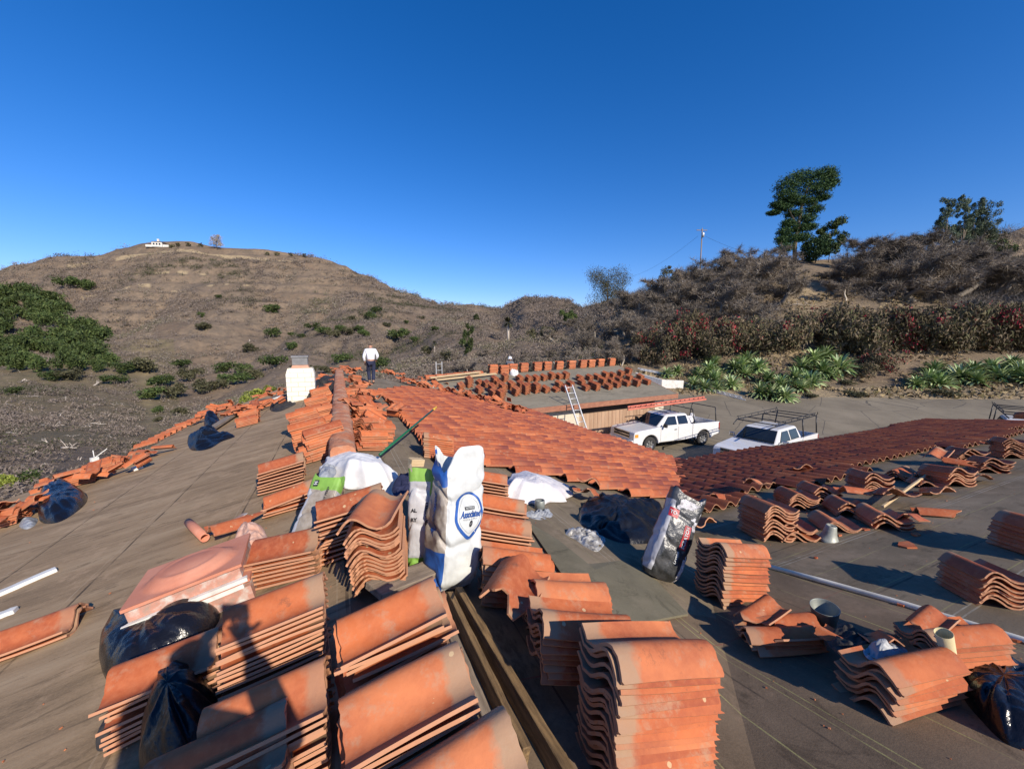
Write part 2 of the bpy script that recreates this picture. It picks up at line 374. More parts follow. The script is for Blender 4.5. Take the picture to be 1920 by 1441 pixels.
def slope(name, pts, pl, mat, parent, th=.12, off=0.0):
    mb = MB(); n = len(pts)
    mb.add([(x, y, pz(pl, x, y) + off) for x, y in pts] + [(x, y, pz(pl, x, y) - th) for x, y in pts],
           [tuple(range(n)), tuple(range(2 * n - 1, n - 1, -1))] + [(i, i + n, (i + 1) % n + n, (i + 1) % n) for i in range(n)])
    return mb.build(name, mat, parent)
def rp(a, b):  # from (along r, along u) to xy
    return (RD.x * a + UD.x * b, RD.y * a + UD.y * b)
house = empty('house', Matrix.Translation((0, 6, -5.7)), 'long low house with stripped tile roof the photographer stands on', 'house')
hp = Matrix.Translation((0, -6, 5.7))
def hpart(o): o.matrix_local = hp; return o
RE = 20.9
eaveL = [P2(520, 730, PL), P2(380, 786, PL), P2(267, 846, PL), P2(0, 940, PL), (-9.4, 3.0), (-9.0, -5.0)]
ridge_end = rp(0, RE); ridge_0 = rp(0, -6)
polyL = [ridge_0, ridge_end, P2(560, 716, PL)] + eaveL
hpart(slope('roof_slope', polyL[::-1], PL, FELT_L, house))
eB = (4.35, 10.1); cornerG = (.55, 18.2)
vx = (.479, 0.0)
# valley A/B: p.(r-u) = .633
def valley(s): return (vx[0] + .507 * s, vx[1] + 1.321 * s)
sB = (eB[0] - vx[0]) / .507
polyB = [ridge_0, rp(.9, -6), valley(-1.2), vx, valley(sB), cornerG, (-5.6, 20.5), ridge_end]
# split the near felt (chalked) from the far strip
o1 = slope('roof_slope', [ridge_0, rp(1.3, -6), vx, valley(2.0), rp(0, 2.9)], PB, FELT_B2, house)
o2 = slope('roof_slope', [rp(0, 2.9), valley(2.0), valley(sB), cornerG, (-5.6, 20.5), ridge_end], PB, FELT_B, house)
hpart(o1); hpart(o2)
w0 = hit(1330, 1030, PA); w1 = hit(1920, 1197, PA); w2 = w1 + (w1 - w0) * 2
polyA1 = [valley(sB), valley(2.6), (w0.x, w0.y), (w2.x, w2.y), (14, -2), (17.5, 15.95)]
polyA2 = [valley(2.6), vx, (1.6, -4), (w2.x, w2.y), (w0.x, w0.y)]
hpart(slope('roof_slope', polyA1, PA, FELT_A, house)); hpart(slope('roof_slope', polyA2, PA, FELT_B2, house))
# white strip across the wing roof
mb = MB(); d = (w1 - w0); nA = nrm(PA)
mb.tube([hit(1395, 1049, PA, .012), hit(1540, 1088, PA, .02), hit(1700, 1133, PA, .014), hit(1920, 1200, PA, .014), hit(1920, 1200, PA, .014) + d * .4], [.020, .022, .022, .022, .022], 8)
tag(mb.build('pipe', pm('white_pvc', (.95, .86, .66), rough=.6, bmp=.05)), 'long thin white pipe lying across the felt of the right wing roof', 'pipe')
# walls below
wl = MB()
def wallseg(a, b, z0, z1, mb, th=.2):
    a = Vector((*a, 0)); b = Vector((*b, 0)); c = (a + b) / 2; d = b - a
    mb.box((c.x, c.y, (z0 + z1) / 2), (1, 1, 1)) if False else mb.bar(a.to_3d() + Vector((0, 0, (z0 + z1) / 2)), b.to_3d() + Vector((0, 0, (z0 + z1) / 2)), th, z1 - z0)
inner = [(-8.2, -4), (-8.2, 5.5), (-7.6, 9.5), (-9.2, 16.0), (-6.3, 19.6), (.1, 17.2), (3.6, 10.2), (15.6, 15.2), (13, -3)]
for a, b in zip(inner, inner[1:]): wallseg(a, b, -7.5, -3.35 if a[0] < 14 else -4.5, wl)
hpart(wl.build('wall', STUCCO, house))
fb = MB(); fz = lambda pl, p: pz(pl, *p)
for a, b, pl in ((valley(sB), cornerG, PB), (valley(sB), (17.5, 15.95), PA)):
    fb.bar((a[0], a[1], fz(pl, a) - .16), (b[0], b[1], fz(pl, b) - .16), .05, .24)
for a, b in zip(eaveL, eaveL[1:]): fb.bar((a[0], a[1], fz(PL, a) - .13), (b[0], b[1], fz(PL, b) - .13), .05, .2)
hpart(fb.build('fascia', WOOD, house))

# ---- S tile profile
TL, TW = .45, .30
def sprof(w):
    if w < .19: return .018 + .066 * sin(pi * w / .19) ** 1.08
    q = (w - .19) / .11
    return .018 - .018 * sin(pi * q) + .012 * q * q
NP = 15
PW = [.0, .006, .02, .04, .06, .08, .095, .11, .13, .15, .17, .185, .20, .22, .245, .27, .30]
def tile_mesh(name, seed=0, cut0=None, cut1=None, mat=None, flip=False, L=TL, th=.0125):
    rg = random.Random(seed); mb = MB(); nx = 5; n = len(PW); sgn = -1 if flip else 1
    top = []; bot = []
    j0 = [rg.uniform(-.004, .004) for _ in PW]; j1 = [rg.uniform(-.004, .004) for _ in PW]
    for jx in (j0, j1):      # chipped corners
        if rg.random() < .6: q_ = rg.choice((0, 1, len(PW) - 2, rg.randrange(len(PW) - 1))); jx[q_] += rg.uniform(.006, .02) * (1 if jx is j0 else -1); jx[q_ + 1] += rg.uniform(.003, .012) * (1 if jx is j0 else -1)
    warp = rg.uniform(-.006, .006)
    for i in range(nx):
        u = i / (nx - 1)
        for k, w in enumerate(PW):
            a = -L / 2 + j0[k] + (cut0(w) if cut0 else 0); b = L / 2 + j1[k] - (cut1(w) if cut1 else 0)
            x = a + (b - a) * u; z = sprof(w) + warp * (4 * (u - .5) ** 2) + .004 * (1 - u)
            e = .004; dz = (sprof(min(w + e, .3)) - sprof(max(w - e, 0))) / (min(w + e, .3) - max(w - e, 0))
            nn = Vector((0, -dz, 1)).normalized() * th; y = (w - TW / 2)
            top.append((x, sgn * y, z, (x + L / 2) / L)); bot.append((x, sgn * (y - nn.y), z - nn.z))
    def grid(P, cols, rev):
        fs = [(i * n + k, (i + 1) * n + k, (i + 1) * n + k + 1, i * n + k + 1) for i in range(nx - 1) for k in range(n - 1)]
        if rev ^ flip: fs = [f[::-1] for f in fs]
        o = len(mb.v); mb.add([p[:3] for p in P], fs, 0, True); mb.c[o:] = cols
    grid(top, [(0, 0, p[3]) for p in top], False); grid(bot, [(0, .12, -.5)] * len(bot), True)
    loop = [(0, k) for k in range(n)] + [(i, n - 1) for i in range(1, nx)] + [(nx - 1, k) for k in range(n - 2, -1, -1)] + [(i, 0) for i in range(nx - 2, 0, -1)]
    vs = []; fs = []
    for q, (i, k) in enumerate(loop): vs += [top[i * n + k][:3], bot[i * n + k]]
    m = len(loop)
    for q in range(m):
        a, b = 2 * q, 2 * ((q + 1) % m); f = (a, a + 1, b + 1, b); fs.append(f[::-1] if flip else f)
    mb.add(vs, fs, 0, False, (0, 1, 0)); return mb.mesh(name, [mat or TERRA])
def jag(amp, base=0, seed=1):
    rg = random.Random(seed); ks = [rg.uniform(0, 1) for _ in range(9)]
    def f(w):
        q = w / .3 * 8; i = min(int(q), 7); return base + amp * (ks[i] * (1 - (q - i)) + ks[i + 1] * (q - i))
    return f
TILES = [tile_mesh('clay_tile', s) for s in range(6)]
TILES_F = [tile_mesh('clay_tile', s + 20, flip=True) for s in range(6)]
TILES_OLD = [tile_mesh('clay_tile', s + 40, mat=TERRA_OLD, flip=True) for s in range(4)]
TILES_BRK = [tile_mesh('clay_tile', s + 60, cut1=jag(.16, .02, s), cut0=(jag(.08, 0, s + 9) if s % 2 else None)) for s in range(5)]

# ---- laid tile fields
def tile_field(name, poly, pl, downdir, mat, seed, expo=.385, pitch=.262, off=.0):
    rg = np.random.RandomState(seed); rr = random.Random(seed)
    dn = Vector((*downdir, 0)); n = nrm(pl); x = (dn - n * dn.dot(n)).normalized(); y = n.cross(x)
    from mathutils.geometry import intersect_point_tri_2d
    P = [Vector((a, b)) for a, b in poly]
    def inside(p):
        c = False; j = len(P) - 1
        for i in range(len(P)):
            if ((P[i].y > p.y) != (P[j].y > p.y)) and (p.x < (P[j].x - P[i].x) * (p.y - P[i].y) / (P[j].y - P[i].y) + P[i].x): c = not c
            j = i
        return c
    O = Vector((poly[0][0], poly[0][1], pz(pl, *poly[0])))
    ss = [(Vector((a, b, pz(pl, a, b))) - O) for a, b in poly]
    s0, s1 = min(v.dot(x) for v in ss), max(v.dot(x) for v in ss); l0, l1 = min(v.dot(y) for v in ss), max(v.dot(y) for v in ss)
    mb = MB(); ws = [0, .008, .025, .05, .075, .095, .115, .14, .165, .182, .2, .225, .25, .275, .30]; nn = len(ws)
    i = int(s0 / expo) - 1
    while i * expo < s1 + expo:
        j = int(l0 / pitch) - 1
        while j * pitch < l1 + pitch:
            c = O + x * (i * expo) + y * (j * pitch)
            if inside(c.xy):
                jx, jy, rz, lift = rr.uniform(-.016, .016), rr.uniform(-.006, .006), rr.uniform(-.018, .018), rr.uniform(0, .012)
                col = (rr.random(), 0, 0); vs = []; e = []
                for s in (-.23, 0, .225):
                    for w in ws:
                        lx = s + jx; ly = (w - .15) + jy + rz * s
                        vs.append(c + x * lx + y * ly + n * (sprof(w) + .034 + off + (s + .23) / .455 * .030 + lift))
                fs = [(a * nn + k, (a + 1) * nn + k, (a + 1) * nn + k + 1, a * nn + k + 1) for a in range(2) for k in range(nn - 1)]
                mb.add(vs, fs, 0, True, col)
                for qq in range(len(vs)): mb.c[-len(vs) + qq] = (col[0], 0, (qq // nn) / 2)
                tp = vs[2 * nn:]; mb.add(tp + [v - n * .014 for v in tp], [(k, k + nn, k + 1 + nn, k + 1) for k in range(nn - 1)], 0, False, (col[0], .6, 0))
                hd = vs[:nn]; mb.add(hd + [v - n * .014 for v in hd], [(k, k + 1, k + 1 + nn, k + nn) for k in range(nn - 1)], 0, False, (col[0], 1, 0))
                sd_ = [vs[a * nn] for a in range(3)]; mb.add(sd_ + [v - n * .03 for v in sd_], [(a, a + 1, a + 4, a + 3) for a in range(2)], 0, False, (col[0], .3, 0))
            j += 1
        i += 1
    return mb.build(name, mat, house)
polyOr = [P2(*a, PB) for a in ((703, 737), (760, 728), (830, 735), (905, 742), (990, 772))] + [valley(sB * 1.0)] + [P2(*a, PB) for a in ((1262, 934), (1170, 930), (1110, 912), (1050, 898), (985, 888), (905, 876), (860, 868), (800, 868), (750, 800))]
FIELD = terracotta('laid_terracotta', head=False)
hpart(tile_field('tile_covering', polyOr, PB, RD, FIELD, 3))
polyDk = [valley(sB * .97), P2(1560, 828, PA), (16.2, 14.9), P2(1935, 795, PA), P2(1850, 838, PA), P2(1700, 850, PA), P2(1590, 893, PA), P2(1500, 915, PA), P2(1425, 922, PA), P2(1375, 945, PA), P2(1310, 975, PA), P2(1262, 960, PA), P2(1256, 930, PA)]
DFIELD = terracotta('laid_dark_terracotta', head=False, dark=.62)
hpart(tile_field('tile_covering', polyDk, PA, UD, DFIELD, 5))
# ------------------------------------------------------------------ stacks of loose tiles near the camera
ORD = ['top', 'second', 'third', 'fourth', 'fifth', 'sixth', 'seventh', 'eighth', 'ninth', 'tenth', 'eleventh', 'twelfth', 'thirteenth', 'fourteenth', 'fifteenth', 'sixteenth', 'seventeenth', 'eighteenth', 'nineteenth', 'twentieth']
NT = 0
def stack(px, py, pl, az, n, desc, sp=.030, kind=TILES_F, jit=1.0, tilt=0, base=0.0, roll=0, lean=(0, 0), yaw=0, skip=0, top=None, sc=1.0):
    """px,py: picture position of the centre of the top tile; desc names the stack"""
    global NT
    if n >= 8: sp *= n / (n - 1.0); n -= 1
    sp *= sc * .90; h = base + n * sp; rg = random.Random(int(px * 7 + py)); c = hit(px, py, pl, h); c0 = c - Vector((0, 0, h))
    grp = 'tiles of ' + desc
    for k in range(n):
        z = base + k * sp; q = 1 - k / max(n - 1, 1)
        M = frame(c0 + Vector((lean[0] * (-q), lean[1] * (-q), 0)) + Vector((0, 0, z)), pl, az + rg.gauss(0, .9) * jit + yaw * q, tilt, roll)
        M = M @ Matrix.Translation((rg.gauss(0, .007) * jit, rg.gauss(0, .004) * jit, 0)) @ Matrix.Rotation(R(rg.gauss(0, .5) * jit), 4, 'Y') @ Matrix.Scale(sc, 4)
        me = kind[rg.randrange(len(kind))]
        if k == n - 1 and top: me = top
        i = n - 1 - k
        if n == 1: lab = 'lone tile: ' + desc
        elif i == 0: lab = 'topmost tile of ' + desc
        elif k == 0: lab = 'bottom tile of ' + desc
        else: lab = ORD[i] + ' tile down in ' + desc
        tag(link('clay_tile', me, None, M), lab, 'roof tile', grp, 'thing'); NT += 1
    return c
# foreground, on the ridge
stack(1215, 1212, PB, 253, 19, 'the tallest stack at bottom centre', kind=TILES_F, sp=.031, jit=1.1)
stack(1085, 1160, PB, 260, 9, 'the stack with a pale board end behind the tallest stack', sp=.03, kind=TILES_F, base=.12)
stack(1060, 1100, PB, 256, 11, 'the stack with broken top beside the wooden boards', sp=.031, kind=TILES_F)
stack(965, 1040, PB, 262, 10, 'the pale fronted stack right of the blue sack', kind=TILES_F, sp=.034)
stack(772, 1302, PL, 68, 13, 'the spotted stack left of the boards', sp=.028, sc=.9)
stack(742, 1150, PL, 66, 13, 'the fanned stack touching the boards', sp=.032, jit=2.2, sc=.9)
stack(520, 1138, PL, 67, 16, 'the tall stack crossed by the arm shadow', sp=.028, sc=.9)
stack(505, 1328, PL, 68, 11, 'the low stack below the arm shadow', sp=.028, sc=.9)
stack(415, 1425, PL, 66, 10, 'the shaded stack at the bottom edge', sp=.028, sc=.9)
stack(850, 1475, PL, 66, 11, 'the grey headed stack at the bottom edge', sp=.028, sc=.9)
stack(322, 1240, PL, 64, 9, 'the shaded pile beside the black bag', sp=.030, jit=2.5, sc=.9)
stack(542, 1022, PL, 84, 7, 'the lichen spotted stack behind the vent cover', sp=.03)
stack(704, 968, PL, -14, 16, 'the arched stack facing the camera', sp=.028, jit=.8, lean=(.0, -.10))
stack(662, 940, PL, 70, 12, 'the stack behind the arched stack', sp=.031, jit=1.6)
stack(705, 955, PL, -4, 1, 'tipped over the arched stack', base=.44, tilt=4)
# behind the sacks
stack(915, 895, PB, 82, 8, 'the small stack right behind the blue sack', sp=.035)
stack(940, 945, PB, 84, 8, 'the white flecked stack beside the blue sack', sp=.034)
stack(942, 985, PB, 84, 7, 'the lower stack beside the blue sack', sp=.034)
stack(820, 818, PB, 254, 11, 'the neat stack at the corner of the laid tiles', sp=.033, kind=TILES_F, jit=.8)
stack(530, 868, PL, 66, 9, 'the lone stack on the left slope near the green sack', sp=.033, jit=1.3)
stack(548, 925, PL, 64, 4, 'the little pile left of the green sack', sp=.035, jit=3)
# right wing
stack(1375, 1025, PB, 254, 15, 'the stack behind the black and red sack', sp=.034, kind=TILES_F, jit=.9)
stack(1462, 1175, PA, 277, 4, 'the broken stack next to the upturned can', sp=.036, kind=TILES_F, jit=3, top=TILES_BRK[2], sc=.9)
stack(1690, 1235, PA, 260, 7, 'the debris topped stack at lower right', sp=.036, kind=TILES_F, jit=1.4, sc=.95)
stack(1788, 1182, PA, 272, 9, 'the stack behind the paper tube at lower right', sp=.034, kind=TILES_F, jit=1.2, sc=.85)
stack(1842, 1065, PA, 15, 8, 'the long lone stack on the right wing', sc=.88, sp=.034, jit=.7, kind=TILES_OLD)
row = [(1440, 945, 2, 10, 'leftmost stack in the row along the dark tiles', 1.0), (1492, 925, 14, 5, 'mossy stack second in the row along the dark tiles', 1), (1535, 915, 15, 5, 'narrow stack third in the row along the dark tiles', 2), (1590, 945, 23, 3, 'low pair of tiles in the row along the dark tiles', 2), (1655, 965, 23, 3, 'chipped stack nearest the camera in the row', 1.5), (1630, 890, 16, 7, 'stack under the slanted loose tile in the row', 2), (1700, 885, 60, 3, 'crossways stack in the row along the dark tiles', 2), (1775, 880, 7, 6, 'stack with a fallen scrap in the row', 2), (1810, 845, 25, 7, 'broken fronted stack near the right of the row', 3), (1855, 862, 30, 5, 'small stack near the right end of the row', 3), (1895, 825, 28, 9, 'rightmost stack of the row', 2), (1962, 985, 10, 7, 'stack cut by the right edge of the picture', 1), (1925, 775, 20, 5, 'stack high at the right edge of the picture', 1)]
for px, py, az, n, d, j in row: stack(px, py, PA, az, n, 'the ' + d, sp=.034, jit=j, kind=TILES_OLD if n > 4 else TILES_F, sc=1.2)
stack(1760, 850, PA, 60, 1, 'arched over the stacks in the right hand row', base=.3, tilt=-10)
stack(1420, 905, PA, 40, 1, 'arched tile standing at the left of the dark field', base=.25, tilt=12)
stack(1735, 905, PA, 25, 1, 'leaning at the foot of the crossways stack', base=.02)
stack(1480, 980, PA, 12, 4, 'the mossy pair leaning by the vent pipe', sp=.034, kind=TILES_OLD, sc=1.15, jit=2)
stack(1560, 975, PA, 20, 2, 'the low tiles between the narrow stack and the chipped stack', sp=.034, kind=TILES_OLD, sc=1.15, jit=2)
stack(1680, 925, PA, 30, 1, 'slanted under the crossways stack', base=.14, tilt=10, sc=1.2)
stack(60, 1185, PL, 64, 2, 'the two pinkish tiles alone at lower left', sp=.035)
print('near tiles', NT)
# ------------------------------------------------------------------ ridge, chimney, garage
GREY = pm('grey_wood', (.30, .235, .17), (.16, .12, .085), 4, .85, .5, .01, stretch=(1, 8, 8))
OLDWOOD = pm('old_board', (.20, .125, .055), (.075, .045, .022), 5, .8, .6, .01, stretch=(1, 9, 9), c3=(.32, .20, .09))
PALEWOOD = pm('pale_board', (.62, .46, .26), (.48, .34, .18), 5, .8, .3, .01, stretch=(1, 8, 8))
WHITEB = pm('white_board', (.72, .70, .64), (.52, .49, .42), 7, .6, .2, .004, c3=(.78, .76, .70))
MORTAR = pm('mortar_ridge', (.48, .20, .105), (.40, .13, .055), 5, .9, .8, .02, c3=(.46, .33, .22))
BLACKP = pm('black_plastic', (.010, .010, .012), (.005, .005, .006), 2.5, .34, .45, .05, spec=.36)
BLACKF = pm('black_felt', (.022, .02, .019), (.05, .042, .035), 8, .75, .5, .02)
STEEL = pm('galvanised_steel', (.30, .32, .29), (.20, .215, .19), 9, .5, .1, .004, metal=.35)
ALU = pm('aluminium', (.72, .72, .70), (.58, .58, .56), 4, .4, 0, metal=.4)
REDL = pm('red_fibreglass', (.62, .19, .12), (.5, .13, .08), 4, .5, 0)
BLK = pm('black_paint', (.02, .02, .022), (.03, .03, .03), 4, .45, 0)
# ridge mortar band with rough top
mb = MB(); rg = random.Random(5)
def ridge_pt(s, a, h): x, y = rp(a, s); return Vector((x, y, -1.5 + h))
st = [(4.9 + i * .11) for i in range(128)]; prof = [(-.15, -.02), (-.15, .22), (-.125, .27), (-.05, .29), (.05, .29), (.125, .26), (.15, .20), (.15, -.02)]
vs = []
for i, s_ in enumerate(st):
    w = 1 + .16 * (((s_ / .40) % 1) - .5)
    for a, h in prof: vs.append(ridge_pt(s_, a * w + rg.uniform(-.012, .012), h * w + rg.uniform(-.016, .016) * (h > 0)))
k = len(prof)
mb.add(vs, [(i * k + j, i * k + j + 1, (i + 1) * k + j + 1, (i + 1) * k + j) for i in range(len(st) - 1) for j in range(k - 1)], 0, True)
mb.add(vs[:k], [tuple(range(k))[::-1]]); mb.add(vs[-k:], [tuple(range(k))])
hpart(mb.build('ridge_cap', MORTAR, house))

# chimney
BRICK, n_, b_ = newmat('painted_brick')
co = coord(n_, 'Object'); br = N(n_, 'ShaderNodeTexBrick', Scale=1.0); br.offset = .5
sx = N(n_, 'ShaderNodeSeparateXYZ'); n_.links.new(co, sx.inputs[0]); cb = N(n_, 'ShaderNodeCombineXYZ')
n_.links.new(math_(n_, 'ADD', sx.outputs[0], sx.outputs[1]), cb.inputs[0]); n_.links.new(sx.outputs[2], cb.inputs[1]); n_.links.new(cb.outputs[0], br.inputs[0])
for k_, v_ in (('Color1', (.82, .79, .68, 1)), ('Color2', (.78, .74, .63, 1)), ('Mortar', (.55, .49, .37, 1)), ('Mortar Size', .012), ('Brick Width', .36), ('Row Height', .135), ('Bias', 0.0)): br.inputs[k_].default_value = v_
n_.links.new(mixc(n_, ramp(n_, noi(n_, co, 6), [(.5, 0.0), (.75, .4)]), br.outputs[0], (.62, .56, .44)), b_.inputs['Base Color']); b_.inputs['Roughness'].default_value = .85
bump(n_, b_, br.outputs['Fac'], -.6, .02)
cb0 = hit(557, 752, PL); tC = cb0.y / .993; cw = 46 / F * tC; cz = ray(0, 690).z * tC
CM = Matrix.Translation((cb0.x, cb0.y + .3, cb0.z - .25)) @ Matrix.Rotation(R(24), 4, 'Z')
ch = hpart(MB().build('chimney', BRICK, house)); bpy.data.objects.remove(ch)
chh = cz - cb0.z + .25; mb = MB()
def rbox(mb, w, d, z0, z1, e0, e1, mi=0):
    vs = []
    for z, e in ((z0, e0), (z1, e1)):
        for sx_, sy_ in ((-1, -1), (1, -1), (1, 1), (-1, 1)): vs.append((sx_ * (w / 2 - e), sy_ * (d / 2 - e), z))
    mb.add(vs, [(3, 2, 1, 0), (4, 5, 6, 7)] + [(i, (i + 1) % 4, (i + 1) % 4 + 4, i + 4) for i in range(4)], mi)
rbox(mb, cw, cw * .8, 0, chh * .86, .0, -.01); rbox(mb, cw + .02, cw * .8 + .02, chh * .86, chh, 0, .05)
cho = mb.build('chimney', [BRICK], house, hp @ CM)
mb = MB(); rbox(mb, cw * .66, cw * .5, chh, chh + .09, 0, .04); mb.build('chimney_crown', pm('crown_mortar', (.55, .30, .2)), cho)
mb = MB(); rbox(mb, cw * .56, cw * .44, chh + .09, chh + .30, 0, 0); mb.box((0, 0, chh + .33), (cw * .62, cw * .5, .05))
mb.build('chimney_cap', pm('grey_metal_cap', (.22, .22, .22), (.13, .13, .13), rough=.5), cho)

# garage
gar = empty('garage', Matrix.Translation((4, 24, -5.7)), 'low garage with grey felt roof covered in tile stacks', 'garage')
gp = Matrix.Translation((-4, -24, 5.7))
def gpart(o): o.matrix_local = gp; return o
gE0 = (.25, 18.0); gE1 = (10.15, 23.7); gR1 = (8.2, 30.0); gR0 = (-5.8, 20.5)
gz = lambda p: pz(PG, *p)
gfar = (-9.2, 21.2)
gpart(slope('roof_slope', [(-5.6, 20.3), gE0, gE1, gR1, gR0], PG, FELT_G, gar, .10, .012))
rz_ = gz(gR1); bk = [gR0, gR1, (5.0, 35.6), (-8.5, 26.5)]
mb = MB(); zz = [gz(gR0), gz(gR1), gz(gR1) - 1.3, gz(gR0) - 1.3]
mb.add([(p[0], p[1], z) for p, z in zip(bk, zz)] + [(p[0], p[1], z - .1) for p, z in zip(bk, zz)], [(0, 3, 2, 1), (4, 5, 6, 7), (0, 1, 5, 4), (1, 2, 6, 5), (2, 3, 7, 6), (3, 0, 4, 7)])
gpart(mb.build('roof_slope', FELT_G, gar))
mb = MB()
mb.bar((gE0[0], gE0[1] - .03, gz(gE0) - .12), (gE1[0] + .03, gE1[1] - .03, gz(gE1) - .12), .05, .27)
gpart(mb.build('fascia', WOOD, gar))
mb = MB(); mb.bar((gE1[0] + .03, gE1[1], gz(gE1) - .10), (gR1[0] + .03, gR1[1], gz(gR1) - .10), .05, .22); gpart(mb.build('barge_board', WOOD, gar))
uP = Vector((-.5, .866)); rP = Vector((.866, .5))
def gpt(s, o): q = Vector(gE0) + rP * s + uP * o; return (q.x, q.y)
LGo = (Vector(gE1) - Vector(gE0)).length
PLANK, n_, b_ = newmat('red_plank'); co = coord(n_, 'Object', rot=(0, 0, -R(30))); sx = N(n_, 'ShaderNodeSeparateXYZ'); n_.links.new(co, sx.inputs[0])
fr = math_(n_, 'FRACT', math_(n_, 'MULTIPLY', sx.outputs[0], 3.6)); gp_ = math_(n_, 'LESS_THAN', fr, .07)
wn = N(n_, 'ShaderNodeTexWhiteNoise', noise_dimensions='1D'); n_.links.new(math_(n_, 'FLOOR', math_(n_, 'MULTIPLY', sx.outputs[0], 3.6)), wn.inputs['W'])
cc = mixc(n_, wn.outputs[0], (.34, .21, .13), (.44, .28, .18)); cc = mixc(n_, ramp(n_, noi(n_, coord(n_, 'Object', (4, 4, .5)), 2), [(.45, 0.0), (.7, .5)]), cc, (.52, .39, .27))
n_.links.new(mixc(n_, gp_, cc, (.09, .04, .025)), b_.inputs['Base Color']); b_.inputs['Roughness'].default_value = .85
def gwall(name, s0, s1, o, z0, z1, mat, th=.14, par=None):
    a = gpt(s0, o); b = gpt(s1, o); m = MB(); m.bar((a[0], a[1], (z0 + z1) / 2), (b[0], b[1], (z0 + z1) / 2), th, z1 - z0); return gpart(m.build(name, mat, gar))
GZ = -5.9
gwall('wall', .4, 4.2, .62, GZ, -3.25, STUCCO)
gwall('garage_door', 4.2, LGo - 1.3, .62, GZ, -3.90, PLANK, .10)
gwall('gap_shade_panel', 4.2, LGo - 1.3, .72, -3.90, -3.25, pm('painted_gap_shade', (.05, .03, .022)), .10)  # near-black panel: shade of the gap above the door, painted as colour
gwall('wall', LGo - 1.3, LGo - .5, .62, GZ, -3.25, STUCCO)
m = MB(); a = gpt(LGo - .5, .62); b_c = gpt(LGo - .5, 6.3); m.bar((*a, -4.55), (*b_c, -4.55), .14, 2.6); gpart(m.build('wall', STUCCO, gar))
m = MB(); m.bar((*gpt(0, 11), -4.8), (*gpt(LGo - .5, 11), -4.8), .14, 2.0); gpart(m.build('wall', STUCCO, gar))
# soffit shade lamp stubs
for s_ in (3.4, LGo - .95):
    m = MB(); q = gpt(s_, .53); m.lathe([(0, -.02), (.05, -.02), (.05, .06), (.02, .10), (0, .10)], 10, Matrix.Translation((*q, -3.55))); gpart(m.build('wall_lamp', BLK, gar))

# ---- distant stacks of tiles: one thing each
def lowtile(mb, M, col, L=.45):
    ws = [0, .02, .05, .095, .14, .17, .2, .25, .3]; n = len(ws); vs = []
    for x in (-L / 2, L / 2):
        for w in ws: vs.append(M @ Vector((x, w - .15, sprof(w))))
    top = [(k, n + k, n + k + 1, k + 1) for k in range(n - 1)]; mb.add(vs, top, 0, False, (col, 0, 0))
    up = (M.to_3x3() @ Vector((0, 0, -.016)))
    for idx in ([k for k in range(n)], [n + k for k in range(n)][::-1]):
        a = [vs[i] for i in idx]; mb.add(a + [v + up for v in a], [(i, i + 1, i + 1 + n, i + n) for i in range(n - 1)], 0, False, (col, .45, 0))
    for k in (0, n - 1):
        a = [vs[k], vs[n + k]]; mb.add(a + [v + up for v in a], [(0, 1, 3, 2)], 0, False, (col, .6, 0))
def stack_mesh(n, seed, sp=.032, jit=1, name='tile_stack', mat=None):
    rg = random.Random(seed); mb = MB()
    for k in range(n):
        lowtile(mb, Matrix.Translation((rg.gauss(0, .014) * jit, rg.gauss(0, .010) * jit, .015 + k * sp)) @ Matrix.Rotation(R(rg.gauss(0, 2.2) * jit), 4, 'Z'), rg.random())
    return mb.mesh(name, [mat or TERRA])
def pile_mesh(n, seed, spread=.35, name='tile_pile'):
    rg = random.Random(seed); mb = MB()
    for k in range(n):
        M = Matrix.Translation((rg.gauss(0, spread), rg.gauss(0, spread * .6), .03 + abs(rg.gauss(0, .09)) + .02 * k * .5)) @ Matrix.Rotation(R(rg.gauss(0, 35)), 4, 'Z') @ Matrix.Rotation(R(rg.gauss(0, 14)), 4, 'Y') @ Matrix.Rotation(R(rg.gauss(0, 16)), 4, 'X')
        lowtile(mb, M, rg.random(), rg.choice((.45, .45, .3, .2)))
    return mb.mesh(name, [TERRA])
SM = {n: [stack_mesh(n, n * 10 + i) for i in range(2)] for n in (5, 8, 11, 14, 18)}
SMO = {n: [stack_mesh(n, n * 10 + i + 5, mat=TERRA_OLD) for i in range(2)] for n in (5, 8, 11, 14, 18)}
PM_ = [pile_mesh(n, i) for i, n in enumerate((9, 12, 7, 14, 10))]
def near_key(h): return min(SM, key=lambda n: abs(n * .032 - h))
ordn = ['first', 'second', 'third', 'fourth', 'fifth', 'sixth', 'seventh', 'eighth', 'ninth', 'tenth', 'eleventh', 'twelfth', 'thirteenth', 'fourteenth', 'fifteenth', 'sixteenth', 'seventeenth', 'eighteenth', 'nineteenth', 'twentieth', 'twenty-first', 'twenty-second', 'twenty-third']
def far_stack(px, py, pl, h, az, lab, grp, sc=1.0, pool=SM, flip=0):
    k = near_key(h / sc); c = hit(px, py, pl, 0.012)
    o = link('tile_stack', pool[k][int(px) % 2], None, frame(c, pl, az) @ Matrix.Scale(sc, 4)); return tag(o, lab, 'tile stack', grp)
rid = [(923.5, 699), (944, 700), (960, 697), (981, 695), (1006, 693), (1024.5, 692), (1047, 691), (1070, 689.5), (1091, 688), (1106.6, 687), (1124, 685.5), (1145, 684)]
for i, (x, y) in enumerate(rid):
    far_stack(x, y + 1, PG, .5, 62, ordn[i] + ' tall tile stack from the left along the garage ridge', 'tile stacks along the garage ridge', 1.16)
